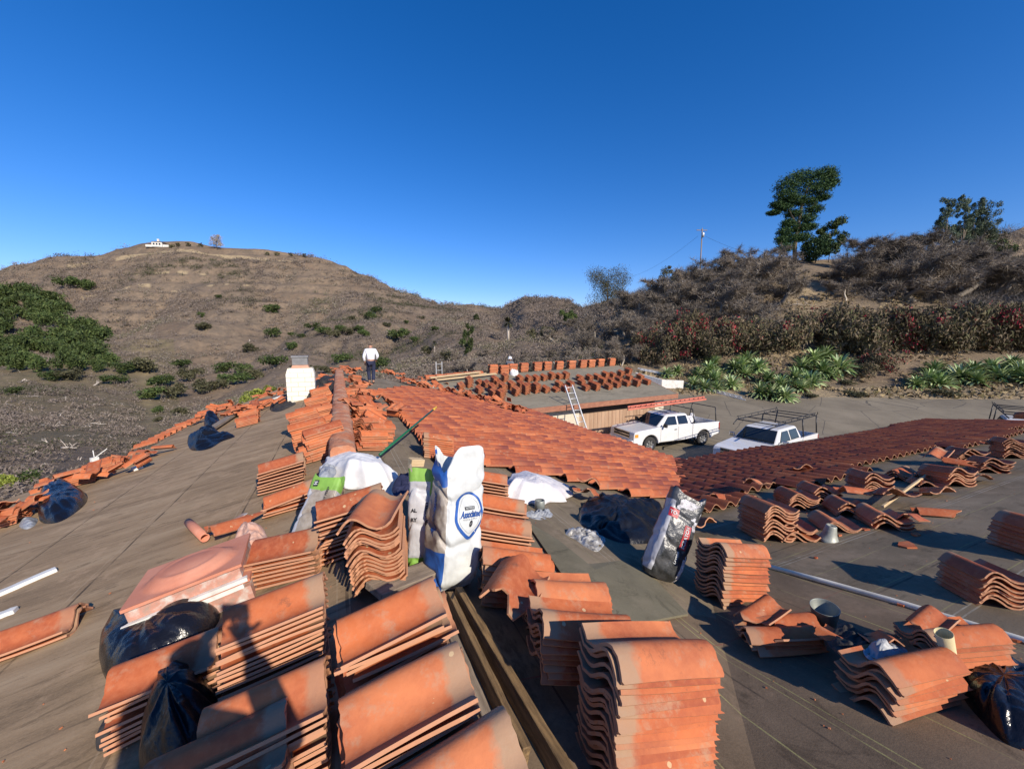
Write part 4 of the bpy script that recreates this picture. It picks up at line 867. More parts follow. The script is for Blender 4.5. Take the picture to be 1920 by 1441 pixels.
# ------------------------------------------------------------------ sacks
def matc(name, c, rough=.55, n=.12, bmp=.3): return pm(name, c, tuple(x * (1 - n * 2) for x in c), 9, rough, bmp, .006)
BLUE = matc('sack_blue', (.018, .095, .36)); SWHITE = matc('sack_white', (.62, .64, .62)); SGREY = pm('sack_translucent', (.31, .27, .22), (.21, .17, .13), 16, .45, .5, .004, c3=(.38, .34, .30))
SGREEN = matc('sack_green', (.22, .42, .07)); SSILVER = matc('sack_silver', (.48, .48, .50), .4); SBLK = pm('sack_black', (.020, .022, .022), (.09, .09, .09), 11, .3, .5, .01, spec=.7); SRED = matc('sack_red', (.42, .02, .03), .45); SFOIL = pm('sack_foil', (.55, .53, .54), (.16, .15, .15), 17, .28, .9, .012, c3=(.75, .75, .75))
def sack(name, base, top, w, d, face, mats, cf, lab, seed=1, wr=.012, pinch=.35, flare=0.0, open_=True, zig=.05, n=96, m=72, grp=None):
    ax = (top - base); L = ax.length; z = ax.normalized(); f = face - z * face.dot(z); f.normalize(); x = f.cross(z) * -1
    mb = MB(); vs = []; info = []; so = Vector((seed * 5.3, seed * 2.1, 0))
    for j in range(m + 1):
        v = j / m
        bw = 1 - .22 * max(0, 1 - v / .10) ** 2; bd = (1 - pinch * (v ** 3)) * (1 - .5 * max(0, 1 - v / .12) ** 2) * (1 + .16 * sin(pi * min(v * 1.25, 1)))
        for i in range(n):
            a = 2 * pi * i / n; ca, sa = cos(a), sin(a); e = 2 / 4.6
            X = w / 2 * bw * (1 + flare * v) * (abs(ca) ** e) * (1 if ca > 0 else -1); Y = d / 2 * bd * (abs(sa) ** e) * (1 if sa > 0 else -1)
            zz = v * L + zig * (v ** 6) * (cos(a * 2 + seed) * .6 + cos(a * 3 + seed * 2) * .5)
            p = Vector((X, Y, zz)); q = p * 9 + so
            wv = wr * (noise.ridged_multi_fractal(Vector((q.x * .8, q.y * .8, q.z * .45)), .9, 2.0, 4, 1, 2) - 1.1) + wr * .8 * noise.noise(q * .5)
            wv -= wr * 1.2 * max(0, sin(v * 19 + sin(a * 2 + seed) * 1.4)) ** 8
            r = Vector((X, Y, 0)); r = r.normalized() if r.length else r
            p += r * wv; vs.append(base + x * p.x + f * p.y + z * p.z); info.append((a, v))
    fs = []; mi = []
    for j in range(m):
        for i in range(n):
            fs.append((j * n + i, j * n + (i + 1) % n, (j + 1) * n + (i + 1) % n, (j + 1) * n + i)); mi.append(cf((i + .5) / n, (j + .5) / m))
    mb.add(vs, fs, 0, True); mb.m[-len(fs):] = mi
    bc = base + z * .01; vs0 = vs[:n]; mb.add([bc] + vs0, [(0, (i + 1) % n + 1, i + 1) for i in range(n)], mi[0])
    if not open_:
        pass
    vt = vs[-n:]; ins = [base + (p - base) * 1 - z * L * .22 - (p - (base + z * L)) * .15 for p in vt]; ct = base + z * L * .76
    mb.add(vt + ins + [ct], [(i, (i + 1) % n, n + (i + 1) % n, n + i) for i in range(n)] + [(n + i, n + (i + 1) % n, 2 * n) for i in range(n)], len(mats) - 1, True)
    o = mb.build(name, mats); tag(o, lab, 'sack', grp)
    return o, (base, x, f, z, L, w, d)
def decal(parent, name, V, Fc, fr, org, uvs, mat, off=.0025, rot=0, side='f'):
    """press flat shapes on to the sack: V in metres round org=(x,z) on the chosen side"""
    base, x, f, z, L, w, d = fr; me = parent.data
    bv = BVHTree.FromPolygons([v.co for v in me.vertices], [tuple(p.vertices) for p in me.polygons])
    out = []; c, s_ = cos(R(rot)), sin(R(rot)); dirn, lat = {'f': (f, x), 'l': (-x, f)}[side]
    if side == 'l': lat = f
    for a, b in V:
        a, b = a * c - b * s_, a * s_ + b * c; p = base + lat * (org[0] + a) + z * (org[1] + b) + dirn * 1.0; h = bv.ray_cast(p, -dirn, 2.0)
        out.append((h[0] + h[1] * off * (1 if h[1].dot(dirn) > 0 else -1)) if h[0] else p - dirn * (1 - d / 2))
    mb = MB(); mb.add(out, Fc, 0, True); return mb.build(name, mat, parent)
def text_shape(txt, size, shear=0, width=None, bold=0):
    cu = bpy.data.curves.new('t', 'FONT'); cu.body = txt; cu.size = size; cu.align_x = 'CENTER'; cu.align_y = 'CENTER'; cu.shear = shear; cu.offset = bold; cu.resolution_u = 3
    ob = bpy.data.objects.new('t', cu); COL.objects.link(ob); dg = bpy.context.evaluated_depsgraph_get(); me = bpy.data.meshes.new_from_object(ob.evaluated_get(dg))
    bm = bmesh.new(); bm.from_mesh(me); bmesh.ops.triangulate(bm, faces=bm.faces); bmesh.ops.subdivide_edges(bm, edges=[e for e in bm.edges if e.calc_length() > size * .12], cuts=1); bmesh.ops.triangulate(bm, faces=bm.faces)
    V = [(v.co.x, v.co.y) for v in bm.verts]; bm.verts.index_update(); Fc = [tuple(v.index for v in f.verts) for f in bm.faces]; bm.free(); bpy.data.objects.remove(ob); bpy.data.curves.remove(cu); bpy.data.meshes.remove(me)
    if width:
        x0 = min(v[0] for v in V); x1 = max(v[0] for v in V); k = width / (x1 - x0); V = [(a * k, b) for a, b in V]
    return V, Fc
def band(pts, wd):
    """closed ribbon along pts"""
    n = len(pts); V = []; Fc = []; 
    for i, (x, y) in enumerate(pts):
        a = pts[i - 1]; b = pts[(i + 1) % n]; t = Vector((b[0] - a[0], b[1] - a[1])).normalized(); V += [(x - t.y * wd[i] / 2, y + t.x * wd[i] / 2), (x + t.y * wd[i] / 2, y - t.x * wd[i] / 2)]
    for i in range(n): j = (i + 1) % n; Fc.append((2 * i, 2 * i + 1, 2 * j + 1, 2 * j))
    return V, Fc
INK = matc('ink_black', (.025, .025, .03)); INKB = matc('ink_blue', (.018, .07, .26)); INKG = matc('ink_grey', (.35, .36, .36))
# blue and white sack: corner between gusset and front faces the camera
bA = hit(842, 1098, PB, .0); tA = ray(862, 856) * (bA.y / ray(842, 1098).y + .10); 
def cfA(u, v):   # u: 0 right(+x) .25 front(+f) .5 left .75 back
    gus = u > .365 and u < .63
    if gus or u < .01: return 0 if v > .80 else (3 if v < .30 else 1)
    return 2
sA, frA = sack('feed_sack', bA, tA, .33, .25, Vector((.66, -.76, 0)), [BLUE, SGREY, SWHITE, BLUE, SWHITE], cfA, 'tall open blue and white feed sack standing right of the green one', 4, .017, .3, .04, zig=.09)
pts = []; wd = []
for k in range(64):
    a = 2 * pi * k / 64; r = .118 * (1 + .16 * (math.cos(2 * (a + pi / 2)) * .4)); yy = sin(a) * r * 1.12; xx = cos(a) * r * (1.0 if yy > 0 else 1 - .25 * (yy / .1) ** 2); pts.append((xx, yy)); wd.append(.016 if a < 1.9 or a > 5.4 else .021)
fw = .02
decal(sA, 'shield_ring', *band(pts, wd), frA, (fw, .485), None, BLUE)
decal(sA, 'shield_line', *band([(x * .8, y * .8) for x, y in pts], [.002] * 64), frA, (fw, .485), None, INKG)
def rect(w, h, n=10): 
    V = [(-w / 2 + w * i / n, s * h / 2) for i in range(n + 1) for s in (-1, 1)]; return V, [(2 * i, 2 * i + 2, 2 * i + 3, 2 * i + 1) for i in range(n)]
decal(sA, 'printed_ribbon', *rect(.088, .020), frA, (fw + .005, .530), None, INK)
decal(sA, 'printed_text', *text_shape('NUTRENA', .017, 0, .074, .0004), frA, (fw + .005, .530), None, SWHITE, .005)
decal(sA, 'printed_text', *text_shape('Associated', .056, .45, .185, .0022), frA, (fw + .006, .492), None, INKB, .004)
decal(sA, 'printed_text', *text_shape('FEED & SUPPLY', .017, 0, .125), frA, (fw + .004, .462), None, INKG, .004)
decal(sA, 'printed_text', *text_shape('0', .05, .3, None, .003), frA, (fw + .004, .432), None, INK, .004)
decal(sA, 'printed_text', *text_shape('Associated', .070, .4, .29, .0030), frA, (-.0, .48), None, INKB, .004, 90, 'l')
# green and grey sack
bB = hit(792, 1078, PB, 0) + Vector((0, .06, 0)); tB = ray(795, 876) * (bB.y / ray(792, 1078).y + .06)
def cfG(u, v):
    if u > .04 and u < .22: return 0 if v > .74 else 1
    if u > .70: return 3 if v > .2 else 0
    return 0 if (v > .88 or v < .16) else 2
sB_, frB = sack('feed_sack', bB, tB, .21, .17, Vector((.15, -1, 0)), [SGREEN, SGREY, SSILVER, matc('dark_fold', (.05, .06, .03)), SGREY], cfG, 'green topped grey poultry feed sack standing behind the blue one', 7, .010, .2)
decal(sB_, 'printed_text', *text_shape('AL', .034, 0, None, .0015), frB, (-.062, .43), None, INK, .004)
decal(sB_, 'printed_text', *text_shape('RY', .034, 0, None, .0015), frB, (-.062, .37), None, INK, .004)
decal(sB_, 'printed_text', *text_shape('POULTRY FEED', .026, 0, .24, .0012), frB, (.025, .36), None, INK, .004, 90)
# leaning green and grey sack on the left
bL = hit(572, 1030, PL, .06); tL = ray(618, 898) * (bL.y / ray(572, 1030).y + .30)
def cfL(u, v): return 0 if v > .80 else (1 if .05 < u < .33 else 2)
sL_, frL = sack('feed_sack', bL, tL, .24, .12, Vector((-.1, -.8, .6)), [SGREEN, SGREY, SSILVER, SGREEN], cfL, 'slanted green and grey poultry feed sack leaning left of the tile stacks', 2, .008, .1, 0)
decal(sL_, 'printed_text', *text_shape('NATURAL POULTRY FEED', .024, 0, .36, .001), frL, (.052, .27), None, INK, .004, 90)
for zz in (.075, .475):
    decal(sL_, 'printed_badge', *rect(.04, .05, 4), frL, (.0 if zz < .2 else -.06, zz), None, INK, .004, 0)
    decal(sL_, 'printed_badge', *text_shape('H', .04, 0, None, .002), frL, (.0 if zz < .2 else -.06, zz), None, SWHITE, .006, 90)
# black and red sack
bK = hit(1232, 1082, PB, 0); tK = ray(1290, 926) * (bK.y / ray(1232, 1082).y + .14)
def cfK(u, v):
    n_ = noise.noise(Vector((u * 14, v * 9, 3)))
    if .34 < u < .52: return 1 if .05 < v < .86 else 0
    if .10 < u < .19: return 3 if (.08 < v < .30 or .62 < v < .74 or n_ > .25) else 0
    if .74 < v < .95 and n_ > .12: return 3
    return 0
sK, frK = sack('feed_sack', bK, tK, .30, .19, Vector((-.02, -1, .1)), [SBLK, SSILVER, SRED, SFOIL, SBLK], cfK, 'shiny black sack with red labels leaning at the centre right', 6, .008, .25, zig=.03)
decal(sK, 'red_label', *rect(.20, .058, 12), frK, (.055, .40), None, SRED, .004, 92)
decal(sK, 'printed_text', *text_shape('SCRATCH', .040, 0, .18, .001), frK, (.055, .40), None, SWHITE, .008, 92)
decal(sK, 'printed_text', *text_shape('LAYERS', .024, 0, .10, .001), frK, (.035, .22), None, SWHITE, .008, 92)
decal(sK, 'red_label', *rect(.075, .075, 6), frK, (-.095, .555), None, SRED, .004)
decal(sK, 'printed_text', *text_shape('TCH', .040, 0, .062, .001), frK, (-.095, .555), None, SWHITE, .008)
# dark fleece beside the cloth
crumple('dark_rag', [(735, 918), (745, 895), (765, 890), (775, 905), (768, 925), (745, 932)], PB, .18, .08, pm('navy_fleece', (.012, .015, .05), (.02, .025, .07), 12, .9, .6, .01), 'dark blue rag hanging between the cloth and the sacks', 'rag', 41, .03, 1.6, 14)

# ------------------------------------------------------------------ ladders
def ladder(name, a, b, w, side, mat, lab, step=.30, rail=.05, n=None):
    a = Vector(a); b = Vector(b); s = side.normalized() * w / 2; d = b - a; k = n or max(int(d.length / step), 2)
    o = empty(name, Matrix.Translation(a), lab, 'ladder')
    for q in (-1, 1): m = MB(); m.bar(s * q, d + s * q, rail, rail * 1.4); m.build('rail', mat, o)
    for i in range(k):
        p = d * ((i + .6) / k); m = MB(); m.tube([p - s, p + s], rail * .36, 6); m.build('rung', mat, o)
    return o
rS = Vector((.866, .5, 0))
lf = hit(1113, 866, flat(-5.7)); q = Vector(gE0) + rP * 3.1
et = ray(1066, 722) * 19.8 
lt = et
ladder('ladder', lf, lt, .46, rS, ALU, 'aluminium ladder leaning against the garage eave', .30)
p = hit(822, 698, PG, 0); ladder('ladder', p + Vector((0, .3, -1.2)), p + Vector((0, .25, .62)), .36, rS, ALU, 'top of a small ladder rising behind the garage ridge', .33, .04)
a = terr(1286, 724); b = terr(1394, 749)
for i, (dy, nm) in enumerate(((0, 'aluminium extension ladder lying by the road below the succulents'),)):
    ladder('ladder', a + Vector((0, 0, .25)), b + Vector((0, 0, .1)), .45, Vector((-.3, 1, .5)), ALU, nm, .42, .07)
a = terr(1198, 697); b = terr(1258, 708); ladder('ladder', a + Vector((0, 0, .3)), b + Vector((0, 0, .3)), .45, Vector((-.3, 1, .3)), ALU, 'ladder lying on the white wall right of the garage', .35, .07)
mb = MB(); a = terr(1190, 712); b = terr(1240, 726); c = terr(1280, 728)
for p_, q_ in ((a, b), (b, c)): mb.bar((p_.x, p_.y, p_.z + .2), (q_.x, q_.y, q_.z + .2), .2, 1.0)
tag(mb.build('garden_wall', WHITEB), 'low white wall just right of the garage roof', 'wall')

# ------------------------------------------------------------------ pickup trucks
PAINT = pm('white_car_paint', (.74, .74, .73), (.70, .69, .67), 3, .28, 0, coat=.6); GLASS = pm('tinted_glass', (.012, .016, .02), (.02, .026, .03), 2, .06, 0, spec=.8)
TYRE = pm('tyre_rubber', (.025, .024, .023), (.04, .037, .034), 8, .85, 0); RIM = pm('wheel_rim', (.42, .42, .41), (.25, .25, .25), 6, .35, 0, metal=.6); CHROME = pm('chrome', (.62, .63, .65), (.4, .4, .42), 3, .15, 0, metal=.9)
LAMP = pm('headlamp_glass', (.62, .58, .48), (.45, .38, .25), 6, .1, 0); AMBER = pm('amber_lens', (.70, .32, .04)); TAIL = pm('tail_lens', (.35, .02, .02), rough=.2); BED = pm('bed_liner', (.04, .037, .034)); TRIM = pm('black_trim', (.03, .03, .032), rough=.6)
def truck(M, lab, crew=False, blue=False, rack='low'):
    t = empty('pickup_truck', M, lab, 'pickup truck'); W2 = .98
    def arch(cx, r=.52, n=10, z0=.46): return [(cx + r * cos(a), .40 + r * sin(a)) for a in [pi * k / n for k in range(n + 1)] if .40 + r * sin(a) > z0 - .07]
    fx, rx = 1.83, -1.83; cabr = -1.25 if crew else -1.02
    nose = [(2.86, .52), (2.92, .62), (2.90, .98), (2.84, 1.10), (2.55, 1.17), (1.95, 1.21), (1.28, 1.27)]
    poly = [(cabr, .46), (1.24, .46)] + [(x, z) for x, z in arch(fx)[::-1]] + nose + [(.4, 1.28), (cabr, 1.28)]
    def side(poly, y0, y1, mi=0):
        m = MB(); n = len(poly); vs = [(x, y0, z) for x, z in poly] + [(x, y1, z) for x, z in poly]
        fs = [tuple(range(n)), tuple(range(2 * n - 1, n - 1, -1))] + [(i, i + n, (i + 1) % n + n, (i + 1) % n) for i in range(n)]
        m.add(vs, fs, mi); return m
    def bev(o, w=.035, s=3): b = o.modifiers.new('b', 'BEVEL'); b.width = w; b.segments = s; b.limit_method = 'ANGLE'; b.angle_limit = R(35); return o
    body = bev(side(poly, -W2, W2).build('body', PAINT, t), .05)
    rp_ = [(cabr - .01, .50)] + [(x, z) for x, z in arch(rx)[::-1] if x < cabr - .05] 
    bedp = [(cabr - .02, .50), (rx + .53, .50)] + arch(rx) + [(-2.6, .52), (-2.95, .60), (-2.97, 1.26), (cabr - .02, 1.28)]
    bp = MB()
    for y0, y1 in ((W2 - .10, W2 - .005), (-W2 + .005, -W2 + .10)):
        s_ = side(bedp, y0, y1); bp.add(s_.v, s_.f)
    bp.box((-2.93, 0, .93), (.07, 1.8, .64)); bp.box((cabr - .06, 0, .9), (.05, 1.8, .72)); bev(bp.build('truck_bed', PAINT, t), .02, 2)
    m = MB(); m.box(((cabr - 2.9) / 2, 0, .72), (2.9 + cabr - .02, 1.74, .05)); m.box((rx, .82, .82), (.9, .12, .2)); m.box((rx, -.82, .82), (.9, .12, .2)); m.build('bed_floor', BED, t)
    # cab
    xb, xt, rt, rb = 1.36, .62, cabr + .24, cabr + .02; zb, zt = 1.265, 1.83
    B = [(xb, .90, zb), (rb, .93, zb), (rb, -.93, zb), (xb, -.90, zb)]; T = [(xt, .70, zt), (rt, .72, zt), (rt, -.72, zt), (xt, -.70, zt)]
    m = MB(); m.add(B + T, [(0, 1, 2, 3)[::-1], (4, 5, 6, 7), (0, 4, 7, 3)[::-1], (1, 0, 4, 5)[::-1] if 0 else (0, 1, 5, 4), (1, 2, 6, 5), (2, 3, 7, 6), (3, 0, 4, 7)][:2] + [(0, 1, 5, 4), (1, 2, 6, 5), (2, 3, 7, 6), (3, 0, 4, 7)])
    bev(m.build('cab', PAINT, t), .09, 4)
    def q3(a, b, c, d, o, mat, nm):
        a, b, c, d = map(Vector, (a, b, c, d)); n = (b - a).cross(d - a).normalized() * o; m = MB(); vs = [a + n, b + n, c + n, d + n]; m.add(vs + [v - n * 2 for v in vs], [(0, 1, 2, 3), (7, 6, 5, 4), (0, 4, 5, 1), (1, 5, 6, 2), (2, 6, 7, 3), (3, 7, 4, 0)]); return m.build(nm, mat, t)
    def cabpt(s, x, k):  # side pane point at height fraction k
        y = .93 * (1 - k) + .715 * k; return (x, s * (y + .002), zb + (zt - zb) * k)
    def wl(k): return xb + (xt - xb) * k
    q3((wl(.06) + .012, -.80, zb + .05), (wl(.06) + .012, .80, zb + .05), (wl(.9) + .012, .66, zt - .06), (wl(.9) + .012, -.66, zt - .06), .006, GLASS, 'windscreen')
    q3((rb - .01 + .03, .78, zb + .10), (rb + .02, -.78, zb + .10), (rt - .03, -.62, zt - .09), (rt - .03, .62, zt - .09), .006, GLASS, 'rear_window')
    mid = -.02 if crew else .05; wr = [(.98, mid), (mid - .12, cabr + (.30 if crew else .28))]
    for s in (1, -1):
        for i, (xa, xc) in enumerate(wr):
            top_a = min(xa - .02, xt - .08) if i == 0 else xa
            q3(cabpt(s, xa, .10), cabpt(s, xc, .10), cabpt(s, xc - (0 if i == 0 else -.06), .84), cabpt(s, top_a, .84), .008, GLASS, 'side_window')
        for dx in ([mid - .06, 1.18, cabr + .12] if crew else [mid - .06, 1.18]):
            m = MB(); m.box((dx, s * (W2 + .001), .88), (.012, .006, .74)); m.build('door_seam', TRIM, t)
        m = MB(); m.box((mid + .14, s * (W2 + .015), 1.08), (.16, .03, .03)); m.build('door_handle', TRIM, t)
        mr = MB(); mr.box((1.02, s * 1.12, 1.36), (.10, .22, .19)); mr.bar((1.05, s * .93, 1.30), (1.03, s * 1.06, 1.33), .04); bev(mr.build('wing_mirror', CHROME if blue else TRIM, t), .03, 2)
        hl = MB(); hl.box((2.80, s * .80, .93), (.16, .34, .19)); h_ = bev(hl.build('headlight', LAMP, t), .02, 2)
        am = MB(); am.box((2.74, s * .955, .93), (.22, .06, .17)); am.build('indicator', AMBER, t)
        tl = MB(); tl.box((-2.955, s * .93, 1.02), (.06, .12, .38)); tl.build('tail_light', TAIL, t)
    gr = MB(); gr.box((2.895, 0, .93), (.05, 1.26, .27)); gr.build('grille', TRIM, t)
    gb = MB(); gb.box((2.92, 0, .935), (.03, 1.26, .05)); gb.box((2.905, 0, 1.075), (.05, 1.3, .03)); gb.box((2.905, 0, .80), (.05, 1.3, .03)); gb.build('grille_bar', CHROME, t)
    for k in range(5): gg = MB(); gg.box((2.922, 0, .83 + k * .045), (.012, 1.2, .008)); gg.build('grille_slat', CHROME if blue else BLK, t)
    bm_ = MB(); bm_.box((2.93, 0, .60), (.16, 1.9, .22)); bev(bm_.build('front_bumper', CHROME if blue else PAINT, t), .04, 2)
    bm_ = MB(); bm_.box((-3.06, 0, .62), (.16, 1.8, .18)); bev(bm_.build('rear_bumper', CHROME, t), .03, 2)
    for x in (fx, rx):
        for s in (1, -1):
            wm = Matrix.Translation((x, s * .83, .40)) @ Matrix.Rotation(R(90) * -s, 4, 'X')
            m = MB(); m.lathe([(.25, -.12), (.37, -.12), (.40, -.08), (.40, .08), (.37, .125), (.25, .13)], 30); wh = m.build('wheel', TYRE, t, wm)
            m = MB(); m.lathe([(0, .06), (.07, .075), (.08, .05), (.22, .05), (.255, .12)], 30); 
            for k in range(6): a = pi / 3 * k; m.bar((.05 * cos(a), .05 * sin(a), .085), (.235 * cos(a), .235 * sin(a), .11), .055, .03)
            m.build('rim', RIM, wh)
            m = MB(); m.lathe([(.0, .0), (.245, .0), (.245, .04)], 24); m.build('rim_well', BLK, wh)
    # underside
    m = MB(); m.box((0, 0, .42), (4.6, 1.4, .16)); m.build('chassis', BLK, t)
    rk = MB()
    if rack == 'full':
        zr = 2.12; xs = (1.35, -3.0)
        for s in (1, -1):
            rk.tube([(1.75, s * .72, zr - .14), (1.2, s * .84, zr), (-2.95, s * .84, zr)], .026, 8); rk.tube([(1.2, s * .84, zr + .13), (-2.8, s * .84, zr + .13)], .018, 6)
            for k in range(7): rk.tube([(1.1 - k * .64, s * .84, zr), (1.1 - k * .64, s * .84, zr + .13)], .014, 6)
            rk.tube([(-2.9, s * .92, 1.28), (-2.95, s * .84, zr)], .028, 8); rk.tube([(cabr - .12, s * .92, 1.28), (cabr - .10, s * .84, zr)], .028, 8); rk.tube([(-2.95, s * .84, zr), (-2.99, s * .88, zr + .10), (-2.88, s * .9, zr + .18)], .016, 6)
        for x in (1.2, .2, cabr - .10, -2.2, -2.95): rk.tube([(x, -.84, zr), (x, .84, zr)], .024, 8)
    else:
        zr = 2.05
        for s in (1, -1):
            rk.tube([(-2.75, s * .93, 1.28), (-2.80, s * .80, zr)], .028, 8); rk.tube([(cabr - .15, s * .93, 1.28), (cabr - .1, s * .80, zr)], .028, 8)
        rk.tube([(-2.80, -.80, zr), (-2.80, .80, zr)], .024, 8); rk.tube([(cabr - .1, -.80, zr), (cabr - .1, .80, zr)], .024, 8)
        rk.tube([(-2.8, -.80, zr), (cabr - .1, -.80, zr), (1.1, -.70, 1.96)], .02, 8)
        rk.tube([(-.2, -.75, 1.93), (-.2, .75, 1.93)], .02, 8); rk.tube([(.45, -.72, 1.92), (.45, .72, 1.92)], .02, 8)
    rk.build('roof_rack', BLK, t)
    return t
gz0 = -5.7
w_f = hit(1211, 847, flat(gz0)); w_r = hit(1318, 833, flat(gz0)); dv = (w_f - w_r); sc1 = dv.length / 3.66; az1 = atan2(dv.y, dv.x)
c1 = (w_f + w_r) / 2 + Vector((-sin(az1), cos(az1), 0)) * -.83
print('truck1 scale', sc1, math.degrees(az1))
TM1 = Matrix.Translation(c1) @ Matrix.Rotation(az1, 4, 'Z')
t1 = truck(TM1, 'white extended cab pickup with a red ladder on top, parked by the garage')
az2 = az1 + R(12); c2 = hit(1436, 869, flat(gz0))
t2 = truck(Matrix.Translation(c2) @ Matrix.Rotation(az2, 4, 'Z'), 'white crew cab pickup with black roof rack behind the dark tiled wing', True, True, 'full')
c3 = ray(1922, 800) * 19.7; c3.z = gz0
t3 = truck(Matrix.Translation(c3) @ Matrix.Rotation(az2 + R(10), 4, 'Z'), 'pickup mostly hidden by the roof with its rack showing at far right', True, False, 'full')
# red ladder on the first truck, tied to the rack
a = ray(1177, 765) * 18.2; b = ray(1322, 746) * 20.5
ladder('ladder', a, b, .42, Vector((.25, .9, .12)), REDL, 'red fibreglass ladder carried over the roof of the extended cab pickup', .33, .06)
crumple('tool_bag', [(1288, 789), (1292, 782), (1300, 780), (1303, 787), (1296, 792)], flat(-4.75), 0, .3, TARP, 'white bag in the bed of the extended cab pickup', 'bag', 44, .05, 3, 5)

# ------------------------------------------------------------------ people
SKIN = pm('skin', (.42, .22, .14), (.36, .18, .11), 5, .6, 0); SHIRT = pm('white_shirt', (.78, .78, .80), (.68, .69, .72), 6, .85, .4, .02); NAVY = pm('navy_trousers', (.014, .018, .045), (.02, .025, .06), 6, .85, .3, .01); HAIR = pm('dark_hair', (.03, .02, .015), (.05, .035, .025), 20, .8, .4, .01); SHOE = pm('dark_shoe', (.03, .025, .02)); GREYT = pm('grey_shirt', (.20, .2, .21))
def skin(name, verts, edges, rad, mat, parent, M=None, sub=2, root=0):
    me = bpy.data.meshes.new(name); me.from_pydata([tuple(v) for v in verts], edges, []); me.materials.append(mat); o = link(name, me, parent, M)
    sk = o.modifiers.new('skin', 'SKIN'); sk.use_smooth_shade = True
    ld = me.skin_vertices[0].data if me.skin_vertices else None
    if ld is None:
        bpy.context.view_layer.objects.active = o; o.select_set(True); bpy.ops.mesh.customdata_skin_add(); ld = me.skin_vertices[0].data
    for i, r in enumerate(rad): ld[i].radius = (r, r) if not isinstance(r, tuple) else r; ld[i].use_root = (i == root)
    s_ = o.modifiers.new('sub', 'SUBSURF'); s_.levels = s_.render_levels = sub; return o
def person(M, lab, J, top, legs, hair=HAIR, long_sleeve=True):
    """J: joints pelvis, chest, neck, head, shoulders, elbows, wrists, hips, knees, ankles, toes"""
    p = empty('person', M, lab, 'person'); V = lambda k: Vector(J[k])
    vs = [V('pelvis'), V('waist'), V('chest'), V('neck'), V('chin'), V('head'), V('crown'), V('shL'), V('elL'), V('wrL'), V('shR'), V('elR'), V('wrR'), V('hipL'), V('knL'), V('anL'), V('toL'), V('hipR'), V('knR'), V('anR'), V('toR')]
    ed = [(0, 1), (1, 2), (2, 3), (3, 4), (4, 5), (5, 6), (2, 7), (7, 8), (8, 9), (2, 10), (10, 11), (11, 12), (0, 13), (13, 14), (14, 15), (15, 16), (0, 17), (17, 18), (18, 19), (19, 20)]
    ra = [.13, .12, .14, .052, .062, .09, .06, .062, .043, .028, .062, .043, .028, .095, .058, .042, .04, .095, .058, .042, .04]
    for s in ('L', 'R'):   # palm and five fingers
        w = V('wr' + s); e = V('el' + s); d = (w - e).normalized(); q = d.cross(Vector((0, 0, 1))); q = q.normalized() if q.length > .1 else Vector((1, 0, 0)); base = len(vs); wi = 9 if s == 'L' else 12
        vs.append(w + d * .07); ra.append((.036, .018)); ed.append((wi, base))
        for k, (off, ln, a) in enumerate(((-.030, .055, -.1), (-.011, .075, 0), (.010, .08, 0), (.030, .07, .05), (.042, .05, .8))):
            st_ = w + d * (.075 if k < 4 else .03) + q * off; i0 = len(vs)
            vs.append(st_ + d * .01); vs.append(st_ + d * ln * .6 + q * a * .03 + Vector((0, 0, -.01))); vs.append(st_ + d * ln * .9 + q * a * .05 + Vector((0, 0, -.03))); ra += [.010, .009, .007]
            ed += [(base, i0), (i0, i0 + 1), (i0 + 1, i0 + 2)]
    body = skin('body', vs, ed, ra, SKIN, p)
    sh = [V('pelvis') + Vector((0, 0, .02)), V('waist'), V('chest'), V('neck') - Vector((0, 0, .03)), V('shL'), V('elL'), V('wrL').lerp(V('elL'), .15 if long_sleeve else .9), V('shR'), V('elR'), V('wrR').lerp(V('elR'), .15 if long_sleeve else .9)]
    skin('shirt', sh, [(0, 1), (1, 2), (2, 3), (2, 4), (4, 5), (5, 6), (2, 7), (7, 8), (8, 9)], [(.17, .14), (.17, .145), (.185, .15), .075, .085, .066, .05, .085, .066, .05], top, p)
    tr = [V('pelvis') - Vector((0, 0, .0)), V('hipL'), V('knL'), V('anL') + Vector((0, 0, .04)), V('hipR'), V('knR'), V('anR') + Vector((0, 0, .04))]
    skin('trousers', tr, [(0, 1), (1, 2), (2, 3), (0, 4), (4, 5), (5, 6)], [(.155, .125), .112, .082, .072, .112, .082, .072], legs, p)
    for s in ('L', 'R'): skin('shoe', [V('an' + s), V('to' + s)], [(0, 1)], [.055, .048], SHOE, p)
    hd = V('head'); f = Vector(J.get('face', (0, 1, 0)))
    skin('hair', [V('head') - f * .025 + Vector((0, 0, .01)), V('crown') - f * .01], [(0, 1)], [.098, .075], hair, p)
    m = MB()
    sd__ = f.cross(Vector((0, 0, 1))).normalized()
    m.lathe([(0, .03), (.012, .012), (.017, -.012), (0, -.018)], 8, Matrix.Translation(hd + f * .088 + Vector((0, 0, -.02)))); m.build('nose', SKIN, p)
    for q in (-1, 1):
        m = MB(); m.lathe([(0, -.012), (.012, 0), (0, .012)], 8, Matrix.Translation(hd + f * .082 + sd__ * q * .032 + Vector((0, 0, .01)))); m.build('eye', HAIR, p)
        m = MB(); m.lathe([(0, -.03), (.014, 0), (0, .03)], 8, Matrix.Translation(hd + sd__ * q * .095)); m.build('ear', SKIN, p)
    m = MB(); m.tube([hd + f * .085 + sd__ * -.025 + Vector((0, 0, -.055)), hd + f * .092 + Vector((0, 0, -.058)), hd + f * .085 + sd__ * .025 + Vector((0, 0, -.055))], .006, 6); m.build('mouth', pm('lips', (.3, .1, .08)), p)
    return p
